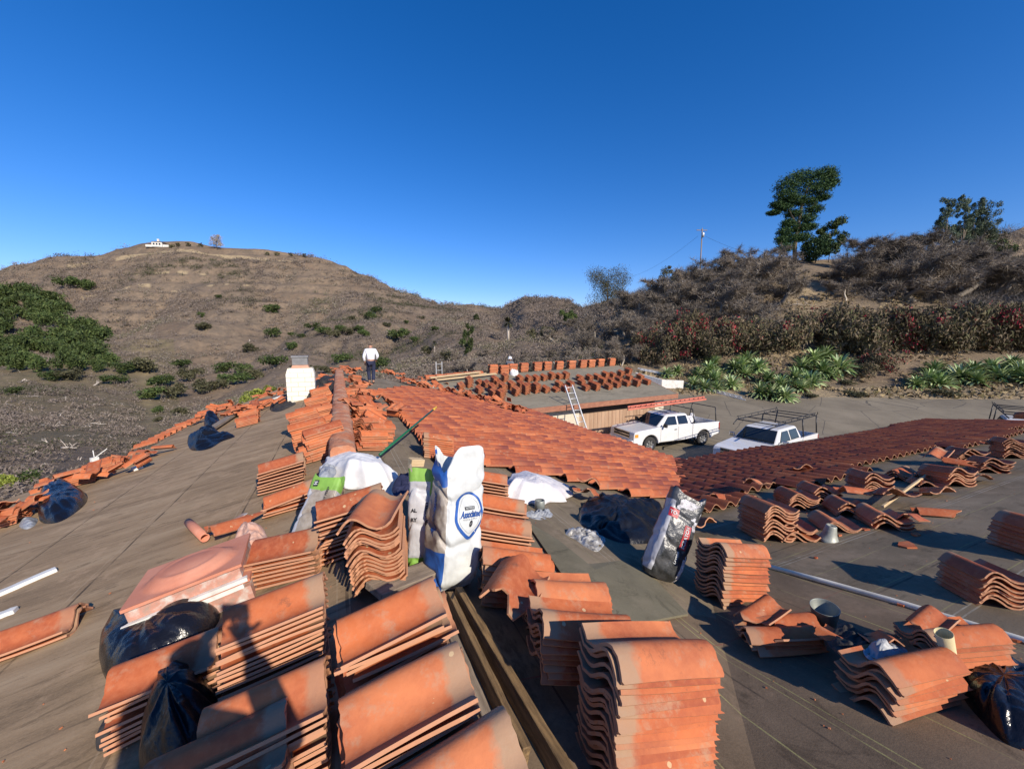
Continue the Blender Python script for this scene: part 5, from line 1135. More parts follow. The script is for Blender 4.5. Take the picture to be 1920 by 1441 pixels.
walk = dict(pelvis=(0, 0, .93), waist=(0, .05, 1.08), chest=(0, .14, 1.32), neck=(0, .24, 1.46), chin=(0, .31, 1.50), head=(0, .35, 1.55), crown=(0, .37, 1.64), shL=(-.19, .16, 1.38), elL=(-.27, .10, 1.12), wrL=(-.24, .20, .90), shR=(.19, .16, 1.38), elR=(.28, .12, 1.14), wrR=(.20, .26, .98),
    hipL=(-.09, 0, .88), knL=(-.10, .14, .50), anL=(-.08, .04, .08), toL=(-.09, .18, .04), hipR=(.09, 0, .88), knR=(.09, .02, .48), anR=(.07, -.16, .10), toR=(.07, -.04, .04))
pm0 = hit(697, 719, PB, 0)
person(Matrix.Translation(pm0 + Vector((0, 0, .0))) @ Matrix.Rotation(R(20), 4, 'Z'), 'man in white shirt and dark trousers walking away along the ridge', walk, SHIRT, NAVY)
sit = dict(walk); sit.update(chest=(0, .04, 1.32), neck=(0, .05, 1.47), chin=(0, .08, 1.52), head=(0, .09, 1.58), crown=(0, .08, 1.68), wrL=(-.3, .2, 1.0), elL=(-.3, 0, 1.1), wrR=(.35, .25, 1.05), elR=(.32, 0, 1.12))
p9 = hit(957, 692, PG, 0)
ps = person(Matrix.Translation(Vector((p9.x, p9.y + .9, p9.z - .95))) @ Matrix.Rotation(R(160), 4, 'Z'), 'worker in a white hat half hidden behind the garage ridge stacks', sit, GREYT, NAVY)
m = MB(); m.lathe([(.17, 1.60), (.12, 1.63), (.10, 1.72), (.07, 1.76), (0, 1.77)], 16, Matrix.Translation((0, .09, 0))); m.build('hat', SHIRT, ps)
# the photographer, standing astride the ridge behind the camera
ph = dict(pelvis=(.06, -.46, .88), waist=(.06, -.46, 1.02), chest=(.06, -.44, 1.25), neck=(.05, -.42, 1.38), chin=(.05, -.36, 1.43), head=(.05, -.36, 1.50), crown=(.05, -.37, 1.59), shL=(-.13, -.42, 1.32), elL=(-.24, -.22, 1.20), wrL=(-.085, -.075, 1.41), shR=(.25, -.42, 1.32), elR=(.32, -.24, 1.14), wrR=(.10, -.10, 1.40),
    hipL=(-.03, -.46, .84), knL=(-.07, -.42, .46), anL=(-.10, -.48, .08), toL=(-.11, -.34, .04), hipR=(.15, -.46, .84), knR=(.19, -.42, .46), anR=(.22, -.48, .08), toR=(.23, -.34, .04))
person(Matrix.Translation((0, 0, -1.5)), 'person holding up a phone, whose shadow falls on the lower left stacks', ph, GREYT, NAVY)
m = MB(); m.box((0, -.035, 0), (.155, .009, .078)); o = m.build('phone', BLK); tag(o, 'dark phone held up sideways at eye level above the ridge', 'phone'); b = o.modifiers.new('b', 'BEVEL'); b.width = .003

# far hilltop villa and power pole
def farhouse(px, py, sc):
    c = terr(px, py); M = Matrix.Translation(c + Vector((0, 0, -.5))) @ Matrix.Rotation(R(15), 4, 'Z') @ Matrix.Scale(sc, 4); h = empty('villa', M, 'white villa with dark roofs on top of the left hill', 'villa'); w = pm('villa_wall', (.72, .70, .64)); rf = pm('villa_roof', (.12, .08, .06))
    for (x, y, z, a, b, e) in ((0, 0, 2.5, 9, 7, 5), (-6, 0, 1, 8, 6, 2.6), (6, 1, 1.6, 7, 6, 3)):
        m = MB(); m.box((x, y, z), (a, b, e)); m.build('wall', w, h)
        m = MB(); zt = z + e / 2; m.add([(x - a * .6, y - b * .6, zt), (x + a * .6, y - b * .6, zt), (x + a * .6, y + b * .6, zt), (x - a * .6, y + b * .6, zt), (x - a * .2, y, zt + 1.3), (x + a * .2, y, zt + 1.3)], [(3, 2, 1, 0), (0, 1, 5, 4), (1, 2, 5), (2, 3, 4, 5), (3, 0, 4)]); m.build('roof', rf, h)
    m = MB(); m.box((0, 0, 7), (1.6, 1.6, 3)); m.build('tower', w, h)
    for x in (-2.5, 0, 2.5): m = MB(); m.box((x, -3.53, 2.8), (1.4, .1, 1.8)); m.build('window', GLASS, h)
farhouse(298, 463, .95)
pc = ray(1313, 500) * 84; tz = ray(1311, 430).z * 84; m = MB(); m.tube([(pc.x, pc.y, pc.z - 6), (pc.x, pc.y, tz)], [.16, .11], 8); pole = m.build('utility_pole', GREY); tag(pole, 'wooden power pole on the skyline left of the pine', 'power pole')
m = MB(); m.bar((pc.x - 1.2, pc.y, tz - .4), (pc.x + 1.2, pc.y + .3, tz - .35), .12, .14); m.build('crossarm', GREY, pole)
m = MB(); m.lathe([(0, 0), (.24, 0), (.26, .8), (.12, .95), (0, .95)], 10, Matrix.Translation((pc.x + .1, pc.y - .3, tz - 1.9))); m.build('transformer', ALU, pole)
for i, (ex, ey, et) in enumerate(((1150, 520, 170), (1520, 470, 130))):
    a = Vector((pc.x - .8 + 1.4 * i, pc.y, tz - 1.6)); b = ray(ex, ey) * et; pts = [a.lerp(b, k / 14) - Vector((0, 0, 3.0 * (1 - (2 * k / 14 - 1) ** 2))) for k in range(15)]; m = MB(); m.tube(pts, .022, 4); tag(m.build('power_line', BLK), ['power line sagging left from the pole', 'power line running right from the pole'][i], 'cable')
# ------------------------------------------------------------------ vegetation
def leafmat(name, cs, rough=.7, spec=.3):
    m, n, b = newmat(name); at = N(n, 'ShaderNodeAttribute', attribute_name='tc'); sep = n.nodes.new('ShaderNodeSeparateColor'); n.links.new(at.outputs[0], sep.inputs[0])
    oi = n.nodes.new('ShaderNodeObjectInfo')
    c = ramp(n, sep.outputs[0], [(i / (len(cs) - 1), c_) for i, c_ in enumerate(cs)])
    k = math_(n, 'MULTIPLY_ADD', oi.outputs['Random'], .5, .75)
    mx = N(n, 'ShaderNodeVectorMath', operation='SCALE'); n.links.new(c, mx.inputs[0]); n.links.new(k, mx.inputs['Scale'])
    n.links.new(mx.outputs[0], b.inputs['Base Color']); b.inputs['Roughness'].default_value = rough; b.inputs['Specular IOR Level'].default_value = spec; return m
GRN = leafmat('dark_leaves', [(.020, .036, .010), (.045, .074, .018), (.085, .112, .030), (.03, .048, .014)])
GRN2 = leafmat('olive_leaves', [(.045, .045, .022), (.078, .078, .035), (.11, .10, .05), (.05, .052, .03)])
PINE = leafmat('pine_needles', [(.012, .035, .012), (.03, .07, .02), (.055, .10, .025), (.02, .05, .02)])
GUM = leafmat('grey_green_leaves', [(.055, .085, .05), (.10, .13, .075), (.14, .17, .10), (.07, .10, .06)])
SCRUB = leafmat('scrub_twigs', [(.065, .070, .036), (.115, .092, .078), (.20, .165, .14), (.135, .108, .09), (.25, .21, .17), (.10, .10, .052)], .9, .1)
TWIG = leafmat('grey_bark', [(.12, .095, .075), (.20, .165, .13), (.42, .375, .31), (.50, .45, .38)], .9, .1)
BARKP = leafmat('pale_bark', [(.40, .35, .29), (.55, .49, .42), (.32, .27, .22)], .85, .1)
BOUG = leafmat('bougainvillea', [(.075, .068, .035), (.15, .11, .072), (.10, .105, .045), (.21, .155, .105), (.05, .055, .028)], .85, .2)
BFLW = leafmat('red_bracts', [(.42, .02, .05), (.55, .03, .08), (.30, .03, .03)], .7, .2)
AGV = leafmat('agave_leaves', [(.10, .17, .05), (.24, .34, .11), (.50, .56, .30), (.15, .24, .08)], .5, .4)
GR = np.random.RandomState(11)
def tris(P, size, flat_=0.0, col=None, elong=1.6):
    """random leaf triangles at points P"""
    n = len(P); a = GR.normal(size=(n, 3)); a[:, 2] *= (1 - flat_); a /= np.linalg.norm(a, axis=1)[:, None]; b = np.cross(a, GR.normal(size=(n, 3))); b /= np.linalg.norm(b, axis=1)[:, None] + 1e-9
    s = size * GR.uniform(.5, 1.3, n)[:, None]
    V = np.stack([P - a * s * elong / 2 - b * s * .3, P + a * s * elong / 2, P - a * s * .1 + b * s * .5], 1).reshape(-1, 3)
    F_ = np.arange(3 * n).reshape(-1, 3); r = GR.rand(n) if col is None else np.clip(col + GR.normal(0, .12, n), 0, 1)
    C = np.zeros((3 * n, 3)); C[:, 0] = np.repeat(r, 3); return V, F_, C
def lobes(n, centers, radii, shell=.55):
    k = GR.randint(0, len(centers), n); d = GR.normal(size=(n, 3)); d /= np.linalg.norm(d, axis=1)[:, None]; r = (shell + (1 - shell) * GR.rand(n)) ** .8 * GR.uniform(.72, 1.22, n)
    return np.array(centers)[k] + d * r[:, None] * np.array(radii)[k], k
def crown_mesh(name, nl, centers, radii, size, mat, shell=.55, elong=1.6, mats=None, flat_=0):
    P, k = lobes(nl, centers, radii, shell); V, Fc, C = tris(P, size, flat_, None, elong); return npmesh(name, V, Fc, [mat], col=C)
def rnd_lobes(n, R_, H, z0, r0, r1, sq=.8):
    c = []; rr = []
    for i in range(n):
        a = random.uniform(0, 2 * pi); q = R_ * sqrt(random.random()) * .8; z = z0 + random.random() * H; s = random.uniform(r0, r1)
        c.append((q * cos(a), q * sin(a), z)); rr.append((s, s, s * sq))
    return c, rr
def cat(parts):
    V = []; F_ = []; C = []; M_ = []; o = 0
    for (v, f, c, m) in parts: V.append(v); F_.append(f + o); C.append(c); M_.append(np.full(len(f), m)); o += len(v)
    return np.concatenate(V), np.concatenate(F_), np.concatenate(C), np.concatenate(M_)
def branches(h, spread, depth, seed, lean=0, nb=3, trunk=.16, min_r=.012, droop=0.0, twist=.5):
    """bare tree as triangles"""
    rg = random.Random(seed); V = []; Fs = []; Cc = []
    def seg(a, b, r0, r1, c):
        d = (b - a); 
        if d.length < 1e-6: return
        q = d.to_track_quat('Z', 'Y'); o = len(V)
        for p, r in ((a, r0), (b, r1)):
            for k in range(3): an = 2 * pi * k / 3; V.append(p + q @ Vector((cos(an) * r, sin(an) * r, 0))); Cc.append((c, 0, 0))
        for k in range(3): k2 = (k + 1) % 3; Fs.append((o + k, o + k2, o + 3 + k2)); Fs.append((o + k, o + 3 + k2, o + 3 + k))
    def grow(p, d, L, r, lev):
        n = 3; c = rg.uniform(.2, .75) if lev < 2 else rg.uniform(0, .6)
        for i in range(n):
            d2 = (d + Vector((rg.uniform(-1, 1), rg.uniform(-1, 1), rg.uniform(-.6, .7))) * twist * .55).normalized(); q = p + d2 * L / n; r2 = r * .82; seg(p, q, r, r2, c); p, d, r = q, d2, r2
            if lev < depth and i > 0:
                for _ in range(rg.choice((1, nb - 1))): side_ = Vector((rg.gauss(0, 1), rg.gauss(0, 1), rg.gauss(.1, .7) - droop)).normalized(); grow(p, (d * .55 + side_ * spread).normalized(), L * rg.uniform(.5, .8), r * .6, lev + 1)
    for t in range(rg.choice((1, 2, 3))):
        a = rg.uniform(0, 2 * pi); grow(Vector((0, 0, -.3)), Vector((cos(a) * (.5 + lean), sin(a) * (.5 + lean), 1)).normalized(), h * .42, trunk * rg.uniform(.6, 1), 0)
    return np.array([tuple(v) for v in V]), np.array(Fs), np.array(Cc)
def ords(i): return ordn[i] if i < len(ordn) else None

# --- scrub over the hills (stuff): thousands of twiggy tufts as one mesh
parts = []; nT = 31000
pxr = GR.uniform(-420, 1200, nT); rws = np.where(pxr < 620, GR.uniform(NSUB[0] + 6, sum(NSUB[:8]) + 1, nT), GR.uniform(sum(NSUB[:2]) + 4, sum(NSUB[:8]) + 1, nT)); keepP = []; keepS = []
cs = np.array(pxs)
for px, r in zip(pxr, rws):
    i = int(np.searchsorted(cs, px)); i = min(max(i, 0), len(pxs) - 1); p = TV[i, int(r)]; t = p[1]
    if 1150 < px: continue
    dn = noise.noise(Vector((p[0] * .02, p[1] * .02, 5))) + .4 * noise.noise(Vector((p[0] * .09, p[1] * .09, 9)))
    frac = (r - sum(NSUB[:3])) / (sum(NSUB[:8]) - sum(NSUB[:3]))
    if frac > .93 and 200 < px < 560 and GR.rand() < .93: continue
    if dn < -.16 and GR.rand() < .8: continue
    if 255 < px < 292 and t < 150: continue
    if t < 45 and GR.rand() < .3: continue
    if t < 150 and noise.noise(Vector((p[0] * .14, p[1] * .14, 7))) < .02 and GR.rand() < .8: continue
    keepP.append(p + np.array([GR.normal() * t * .002, GR.normal() * t * .004, 0])); keepS.append((.0062 * t + .45) * GR.uniform(.4, 1.35) * (1 + .35 * max(dn, 0)))
keepP = np.array(keepP); keepS = np.array(keepS); K = 26
d = GR.normal(size=(len(keepP), K, 3)); d[:, :, 2] = np.abs(d[:, :, 2]) * .8; P = keepP[:, None] + d * .46 * keepS[:, None, None] * np.array([1, 1, 1.2])
sz = np.repeat(keepS, K) * .25; P = P.reshape(-1, 3)
colb = np.repeat(np.clip([.45 + .95 * noise.noise(Vector((p[0] * .016, p[1] * .016, 2))) for p in keepP], 0, 1), K)
n = len(P); a = GR.normal(size=(n, 3)); a /= np.linalg.norm(a, axis=1)[:, None]; b = np.cross(a, GR.normal(size=(n, 3))); b /= np.linalg.norm(b, axis=1)[:, None]
V = np.stack([P - a * sz[:, None] * .9 - b * sz[:, None] * .22, P + a * sz[:, None] * .9, P + b * sz[:, None] * .45], 1).reshape(-1, 3)
C = np.zeros((3 * n, 3)); C[:, 0] = np.repeat(np.clip(colb + GR.normal(0, .15, n), 0, 1), 3)
sc_ = link('scrub', npmesh('scrub', V, np.arange(3 * n).reshape(-1, 3), [SCRUB], col=C)); tag(sc_, 'dry grey brown scrub covering the hillsides', 'scrub', None, 'stuff')
# dry grass and litter on the near slopes
nG = 26000; gp_ = []
for _ in range(nG):
    px = GR.uniform(1100, 1990); i = min(int(np.searchsorted(cs, px)), len(pxs) - 1); r = GR.randint(sum(NSUB[:2]) + 2, sum(NSUB[:7])); p = TV[i, r]
    if noise.noise(Vector((p[0] * .25, p[1] * .25, 1))) < -.1: continue
    gp_.append(p + np.array([GR.normal() * .4, GR.normal() * .5, .06]))
gp_ = np.array(gp_); V, Fc, C = tris(gp_, .28, 0, None, 1.5); GRS = leafmat('dry_grass', [(.26, .19, .10), (.40, .31, .17), (.20, .15, .09), (.16, .14, .06)], .95, .1)
tag(link('dry_grass', npmesh('dry_grass', V, Fc, [GRS], col=C)), 'dry tan grass on the bank and slope to the right', 'grass', None, 'stuff')

# leafless brush covering the right hill (one tangled mass)
bp = []
while len(bp) < 3500:
    px = GR.uniform(1090, 2000); k = min(int(np.searchsorted(cs, px)), len(pxs) - 1); r = GR.randint(sum(NSUB[:4]) + 6, sum(NSUB[:8]) + 1); p = TV[k, r]
    g = math.exp(-((px - 1500 + (r - 190) * .35) / 88) ** 2)
    if GR.rand() < g * 1.25: continue
    if noise.noise(Vector((p[0] * .11, p[1] * .11, 4))) < -.06: continue
    bp.append((p[0] + GR.normal() * .6, p[1] + GR.normal() * .8, p[2], GR.uniform(.7, 1.5) * (1 + .012 * max(p[1] - 60, 0)) * (.75 if px < 1180 else 1)))
bp = np.array(bp); K = 58; n = len(bp) * K; B0 = np.repeat(bp[:, :3], K, 0); sz = np.repeat(bp[:, 3], K)[:, None]
d = GR.normal(size=(n, 3)); d[:, 2] = np.abs(d[:, 2]) * 1.0 + .1; d /= np.linalg.norm(d, axis=1)[:, None]; st_ = d * GR.uniform(.1, 1.0, n)[:, None] * sz * 1.15; d2 = d + GR.normal(size=(n, 3)) * .8; d2 /= np.linalg.norm(d2, axis=1)[:, None]
s_ = np.cross(d2, GR.normal(size=(n, 3))); s_ /= np.linalg.norm(s_, axis=1)[:, None]; A_ = B0 + st_; wd = GR.choice([.012, .018, .035], n, p=[.5, .35, .15])[:, None] * (1 + .01 * np.maximum(B0[:, 1:2] - 60, 0))
V = np.stack([A_ - s_ * wd, A_ + s_ * wd, A_ + d2 * sz * GR.uniform(.35, .8, n)[:, None]], 1).reshape(-1, 3)
C = np.zeros((3 * n, 3)); C[:, 0] = np.repeat(np.clip(np.repeat(GR.uniform(.1, .9, len(bp)), K) + GR.normal(0, .15, n), 0, 1), 3)
BR = leafmat('brush_twigs', [(.12, .10, .082), (.20, .17, .142), (.29, .255, .22), (.16, .135, .11), (.40, .36, .31)], .9, .1)
tag(link('brush', npmesh('brush', V, np.arange(3 * n).reshape(-1, 3), [BR], col=C)), 'dense grey leafless brush over the right hill', 'brush', None, 'stuff')
# crumbs and dust of broken tile on the roof felt
mb = MB(); rg = random.Random(77)
for k in range(150):
    pl = rg.choice((PL, PB, PA, PA)); x, y = {id(PL): (rg.uniform(0, 640), rg.uniform(900, 1441)), id(PB): (rg.uniform(950, 1400), rg.uniform(930, 1250)), id(PA): (rg.uniform(1330, 1920), rg.uniform(900, 1441))}[id(pl)]
    p = hit(x, y, pl, .002); s_ = rg.uniform(.003, .008); M = frame(p, pl, rg.uniform(0, 360)); a = [(cos(q) * s_ * rg.uniform(.5, 1.3), sin(q) * s_ * rg.uniform(.5, 1)) for q in (0, 1.6, 3.1, 4.6)]; mb.prism(a, 0, s_ * .6, M)
mb.c = [(rg.random(), .6 * (rg.random() < .5), 0)] * len(mb.v); tag(mb.build('tile_crumbs', TERRA), 'small crumbs of broken tile strewn over the roof felt', 'crumbs', None, 'stuff')

# --- shrubs: prototypes
def shrub_proto(n, seed, R_=1.0, mat=GRN, size=.16, nl=900):
    random.seed(seed); c, r = rnd_lobes(n, R_, R_ * .7, R_ * .35, R_ * .35, R_ * .6); me = crown_mesh('crown', nl, c, r, size, mat, .5); return me
SH_D = [shrub_proto(9, s) for s in range(4)]; SH_O = [shrub_proto(8, s + 9, 1, GRN2) for s in range(3)]
STEMV = branches(.9, .5, 1, 3, trunk=.07)
STEM = npmesh('stem', STEMV[0], STEMV[1], [TWIG], col=STEMV[2])
def shrub(px, py, wpx, pool, k, lab, grp, cat_='shrub', hsq=1.0, name='shrub'):
    c = terr(px, py)
    if c is None: return
    t = c.y / .99; s = wpx / F * t / 2 / .95
    M = Matrix.Translation(c) @ Matrix.Rotation(random.uniform(0, 6.28), 4, 'Z') @ Matrix.Diagonal((s, s, s * hsq, 1)); e = empty(name, M, lab, cat_, grp); link('crown', pool[k % len(pool)], e); link('stem', STEM, e); return e
shr = [(515, 633, 28, 0), (548, 632, 16, 0), (566, 633, 14, 0), (551, 656, 26, 0), (514, 690, 42, 0), (642, 680, 32, 0), (508, 588, 28, 0), (588, 618, 24, 0), (606, 628, 26, 0), (624, 632, 24, 1), (642, 624, 22, 0), (656, 628, 26, 1), (671, 622, 22, 0), (684, 632, 24, 0), (705, 587, 22, 0), (692, 600, 24, 0), (750, 640, 36, 0), (778, 642, 20, 0), (812, 623, 20, 0), (790, 598, 12, 1), (740, 628, 18, 1), (760, 607, 12, 0), (725, 612, 16, 1), (715, 690, 40, 0), (840, 675, 30, 1), (800, 665, 26, 1), (870, 650, 22, 0),
       (610, 700, 26, 1), (590, 695, 20, 1), (560, 700, 30, 1), (425, 700, 40, 0), (440, 722, 46, 0), (475, 712, 36, 1), (395, 735, 44, 1), (340, 690, 34, 0), (360, 712, 36, 1), (320, 745, 44, 1), (300, 725, 40, 0), (285, 750, 42, 0), (375, 595, 16, 0), (410, 560, 14, 0), (270, 700, 46, 1), (240, 700, 40, 0), (215, 720, 34, 0), (130, 712, 40, 1), (95, 714, 36, 0), (28, 740, 26, 0), (455, 700, 28, 0), (150, 540, 30, 0), (128, 540, 30, 0), (165, 543, 26, 0), (220, 565, 10, 1), (385, 620, 26, 1), (660, 600, 14, 1), (340, 780, 26, 1), (300, 775, 22, 0), (300, 790, 18, 1), (60, 905, 40, 0), (10, 915, 40, 2), (255, 845, 22, 1), (470, 660, 30, 1), (480, 750, 40, 2), (505, 742, 36, 2), (460, 760, 30, 2)]
LIM = leafmat('yellow_green_leaves', [(.10, .14, .02), (.20, .24, .04), (.30, .30, .06)]); SH_L = [shrub_proto(7, 31, 1, LIM)]
desc = ['dark green', 'dull olive', 'yellow green']; zone = lambda x: 'at far left' if x < 180 else 'below the hilltop' if x < 380 else 'left of the chimney' if x < 530 else 'between chimney and walking man' if x < 690 else 'right of the walking man'
cnt = {}
for i, (x, y, w, k) in enumerate(sorted(shr)):
    zz = zone(x) + (', high on the hill' if y < 610 else ', mid slope' if y < 680 else ', low on the slope'); key = (k, zz); cnt[key] = cnt.get(key, 0) + 1
    shrub(x, y, w, (SH_D, SH_O, SH_L)[k], i, f'{desc[k]} shrub {zz}, {ordn[cnt[key] - 1]} from the left', 'green shrubs dotted over the dry hillside', hsq=random.uniform(.75, 1.0))
# --- dark green grove at far left
gr_pts = []; random.seed(21)
poly_g = [(0, 560), (40, 552), (95, 550), (120, 580), (165, 612), (200, 650), (215, 690), (120, 690), (0, 695)]
def inpoly(x, y, P):
    c = False; j = len(P) - 1
    for i in range(len(P)):
        if ((P[i][1] > y) != (P[j][1] > y)) and (x < (P[j][0] - P[i][0]) * (y - P[i][1]) / (P[j][1] - P[i][1]) + P[i][0]): c = not c
        j = i
    return c
while len(gr_pts) < 84:
    x, y = random.uniform(-20, 215), random.uniform(550, 695)
    if (x < 0 or inpoly(x, y, poly_g)) and not (40 < x < 150 and 618 < y < 634) : gr_pts.append((x, y))
gr_pts.sort(key=lambda p: (int(p[1] / 24), p[0])); rowc = {}
for i, (x, y) in enumerate(gr_pts):
    rk_ = int(y / 24) - 22; rowc[rk_] = rowc.get(rk_, 0) + 1; nm = ordn[min(max(rk_, 0), 9)]
    shrub(x, y + 8, random.uniform(26, 38), SH_D, i, f'dark green tree, {ordn[min(rowc[rk_] - 1, 22)]} from left in {nm} row of far left grove', 'dark green trees of the grove at far left', 'tree', random.uniform(1.1, 1.5), 'grove_tree')
# --- bare trees
def twigs(V, Fc, C, n, seed):
    """fine twigs round the outer branches"""
    tips = V[V[:, 2] > .9]; P = tips[GR.randint(0, len(tips), n)]; d = GR.normal(size=(n, 3)); d[:, 2] += .35; d /= np.linalg.norm(d, axis=1)[:, None]
    L = GR.uniform(.18, .60, n)[:, None]; s = np.cross(d, GR.normal(size=(n, 3))); s /= np.linalg.norm(s, axis=1)[:, None]
    W_ = np.stack([P - s * .011, P + s * .011, P + d * L], 1).reshape(-1, 3); c = np.zeros((3 * n, 3)); c[:, 0] = np.repeat(GR.uniform(0, .6, n), 3)
    return np.concatenate([V, W_]), np.concatenate([Fc, np.arange(3 * n).reshape(-1, 3) + len(V)]), np.concatenate([C, c])
BT = []
for s in range(5):
    V, Fc, C = branches(4.6, .95, 4, 50 + s, .3, 3, .24, twist=.75); V, Fc, C = twigs(V, Fc, C, 9000, s); BT.append(npmesh('branches', V, Fc, [TWIG], col=C))
BT2 = []
for s in range(3):
    V, Fc, C = branches(3.4, .9, 2, 70 + s, .5, 3, .24, twist=.8); BT2.append(npmesh('branches', V, Fc, [BARKP], col=C))
print('bare tree tris', [len(m.polygons) for m in BT])
def bare(px, py, hpx, pool, k, lab, grp, base=4.6, sq=1.0, name='bare_tree'):
    c = terr(px, py)
    if c is None: return
    t = c.y / .99; s = hpx / F * t / base
    o = link(name, pool[k % len(pool)], None, Matrix.Translation(c) @ Matrix.Rotation(random.uniform(0, 6.28), 4, 'Z') @ Matrix.Diagonal((s * 1.1, s * 1.1, s * sq, 1))); return tag(o, lab, 'bare tree', grp)
random.seed(5)
rt = [(x + random.uniform(-12, 12), y + random.uniform(-6, 6), h) for (x, y, h) in [(1170, 590, 60), (1200, 578, 62), (1225, 600, 70), (1240, 575, 80), (1262, 590, 75), (1285, 560, 80), (1305, 585, 78), (1320, 545, 78), (1340, 600, 90), (1350, 560, 80), (1365, 530, 70), (1375, 580, 90), (1395, 545, 80), (1400, 600, 70), (1415, 520, 70), (1425, 570, 90), (1440, 540, 75), (1450, 510, 65), (1185, 620, 60), (1215, 632, 66), (1160, 640, 60), (1130, 640, 56), (1110, 660, 50), (1150, 670, 50), (1255, 620, 70), (1300, 615, 60),
       (1585, 530, 70), (1600, 500, 75), (1620, 545, 90), (1640, 510, 75), (1655, 545, 95), (1675, 510, 90), (1690, 550, 100), (1710, 520, 90), (1730, 555, 110), (1745, 520, 90), (1765, 550, 110), (1780, 515, 90), (1800, 555, 110), (1815, 525, 90), (1835, 550, 100), (1850, 520, 80), (1870, 550, 100), (1890, 530, 90), (1910, 555, 90), (1660, 480, 50), (1700, 480, 50), (1595, 560, 50), (1930, 530, 90), (1090, 625, 40), (1075, 650, 44), (1045, 640, 36)]]
cl = {'left': 0, 'right': 0}
for i, (x, y, h) in enumerate(sorted(rt)):
    z_ = 'left' if x < 1500 else 'right'; cl[z_] += 1; row_ = 'upper' if y < 545 else 'lower'
    key = (z_, row_); cnt[key] = cnt.get(key, 0) + 1
    bare(x, y + 6, h * 1.5, BT, i, f'grey leafless tree {z_} of the pine, {ordn[min(cnt[key] - 1, 22)]} from left in {row_} row', 'grey leafless trees on the right hill', 5.2, .85)
cm_ = [(x, y, h) for x, y, h in [(775, 700, 26), (800, 705, 30), (830, 700, 34), (860, 700, 40), (885, 700, 46), (905, 698, 44), (930, 698, 40), (950, 690, 30), (985, 690, 34), (1010, 688, 34), (1060, 686, 34), (1090, 682, 44), (1125, 680, 60), (1070, 668, 34), (1025, 665, 26), (990, 668, 24), (905, 668, 30), (860, 672, 26), (820, 672, 20), (1165, 680, 60)]]
for i, (x, y, h) in enumerate(cm_): bare(x, y + 8, h * 1.3, BT, i, f'grey leafless tree behind the garage roof, {ordn[i]} of those listed left to right' if 0 else f'{ordn[i]} grey leafless tree from the left behind the garage roof', 'grey leafless trees behind the garage', 5.2)
random.seed(9)
dead = [(38, 716, 26), (175, 722, 26), (135, 818, 18), (125, 835, 24), (90, 830, 22), (60, 850, 22), (200, 780, 16), (215, 800, 16), (235, 760, 14), (80, 735, 16), (20, 760, 16), (50, 790, 18), (150, 770, 14), (170, 800, 16), (110, 780, 18), (225, 690, 16), (185, 745, 14), (15, 830, 20), (35, 880, 22), (90, 870, 20), (150, 862, 18), (210, 820, 14), (325, 800, 16), (335, 795, 14), (265, 800, 12), (345, 770, 14), (300, 640, 12), (410, 655, 12), (440, 665, 12), (465, 640, 10), (530, 655, 10), (255, 735, 16), (120, 750, 16), (60, 770, 14)]
for i, (x, y, h) in enumerate(sorted(dead)):
    bare(x, y, h * 1.3, BT2, i, f'small pale dead tree, {ordn[i % 17]} from left in {"left" if i < 17 else "right"} half of the valley', 'dead trees scattered in the left valley', 3.6, .8, 'dead_tree')
bare(1048, 690, 44, BT2, 1, 'thick pale forked stump standing behind the garage ridge', None, 3.4, 1, 'dead_tree')
# fallen pale branches in the valley (one countable log each)
for i, (x, y, L_, an) in enumerate(((100, 800, 40, 8), (185, 797, 44, -4), (215, 760, 26, -25), (60, 745, 30, 15), (70, 730, 40, 3), (130, 845, 36, -10), (30, 815, 30, 20), (180, 760, 20, 30), (1275, 622, 40, -30), (1330, 583, 30, 20), (1590, 548, 60, -5), (1500, 575, 50, 4), (1640, 545, 40, 12))):
    c = terr(x, y); s = L_ / F * c.y; rg = random.Random(i); a_ = R(an); pts = [c + Vector((cos(a_) * s * (k / 5 - .5), sin(a_) * s * (k / 5 - .5) * .6, .25 + rg.uniform(-.12, .15))) for k in range(6)]
    m = MB(); m.tube(pts, [.07, .065, .06, .05, .04, .02], 5, col=(.4, 0, 0)); 
    for k in (2, 3, 4): m.tube([pts[k], pts[k] + Vector((rg.uniform(-.6, .6), rg.uniform(-.6, .6), rg.uniform(.3, .9)))], [.035, .015], 4, col=(.6, 0, 0))
    tag(m.build('fallen_branch', BARKP), f'{ordn[i]} pale fallen branch from the left valley across to the right slope', 'branch', 'pale fallen branches')

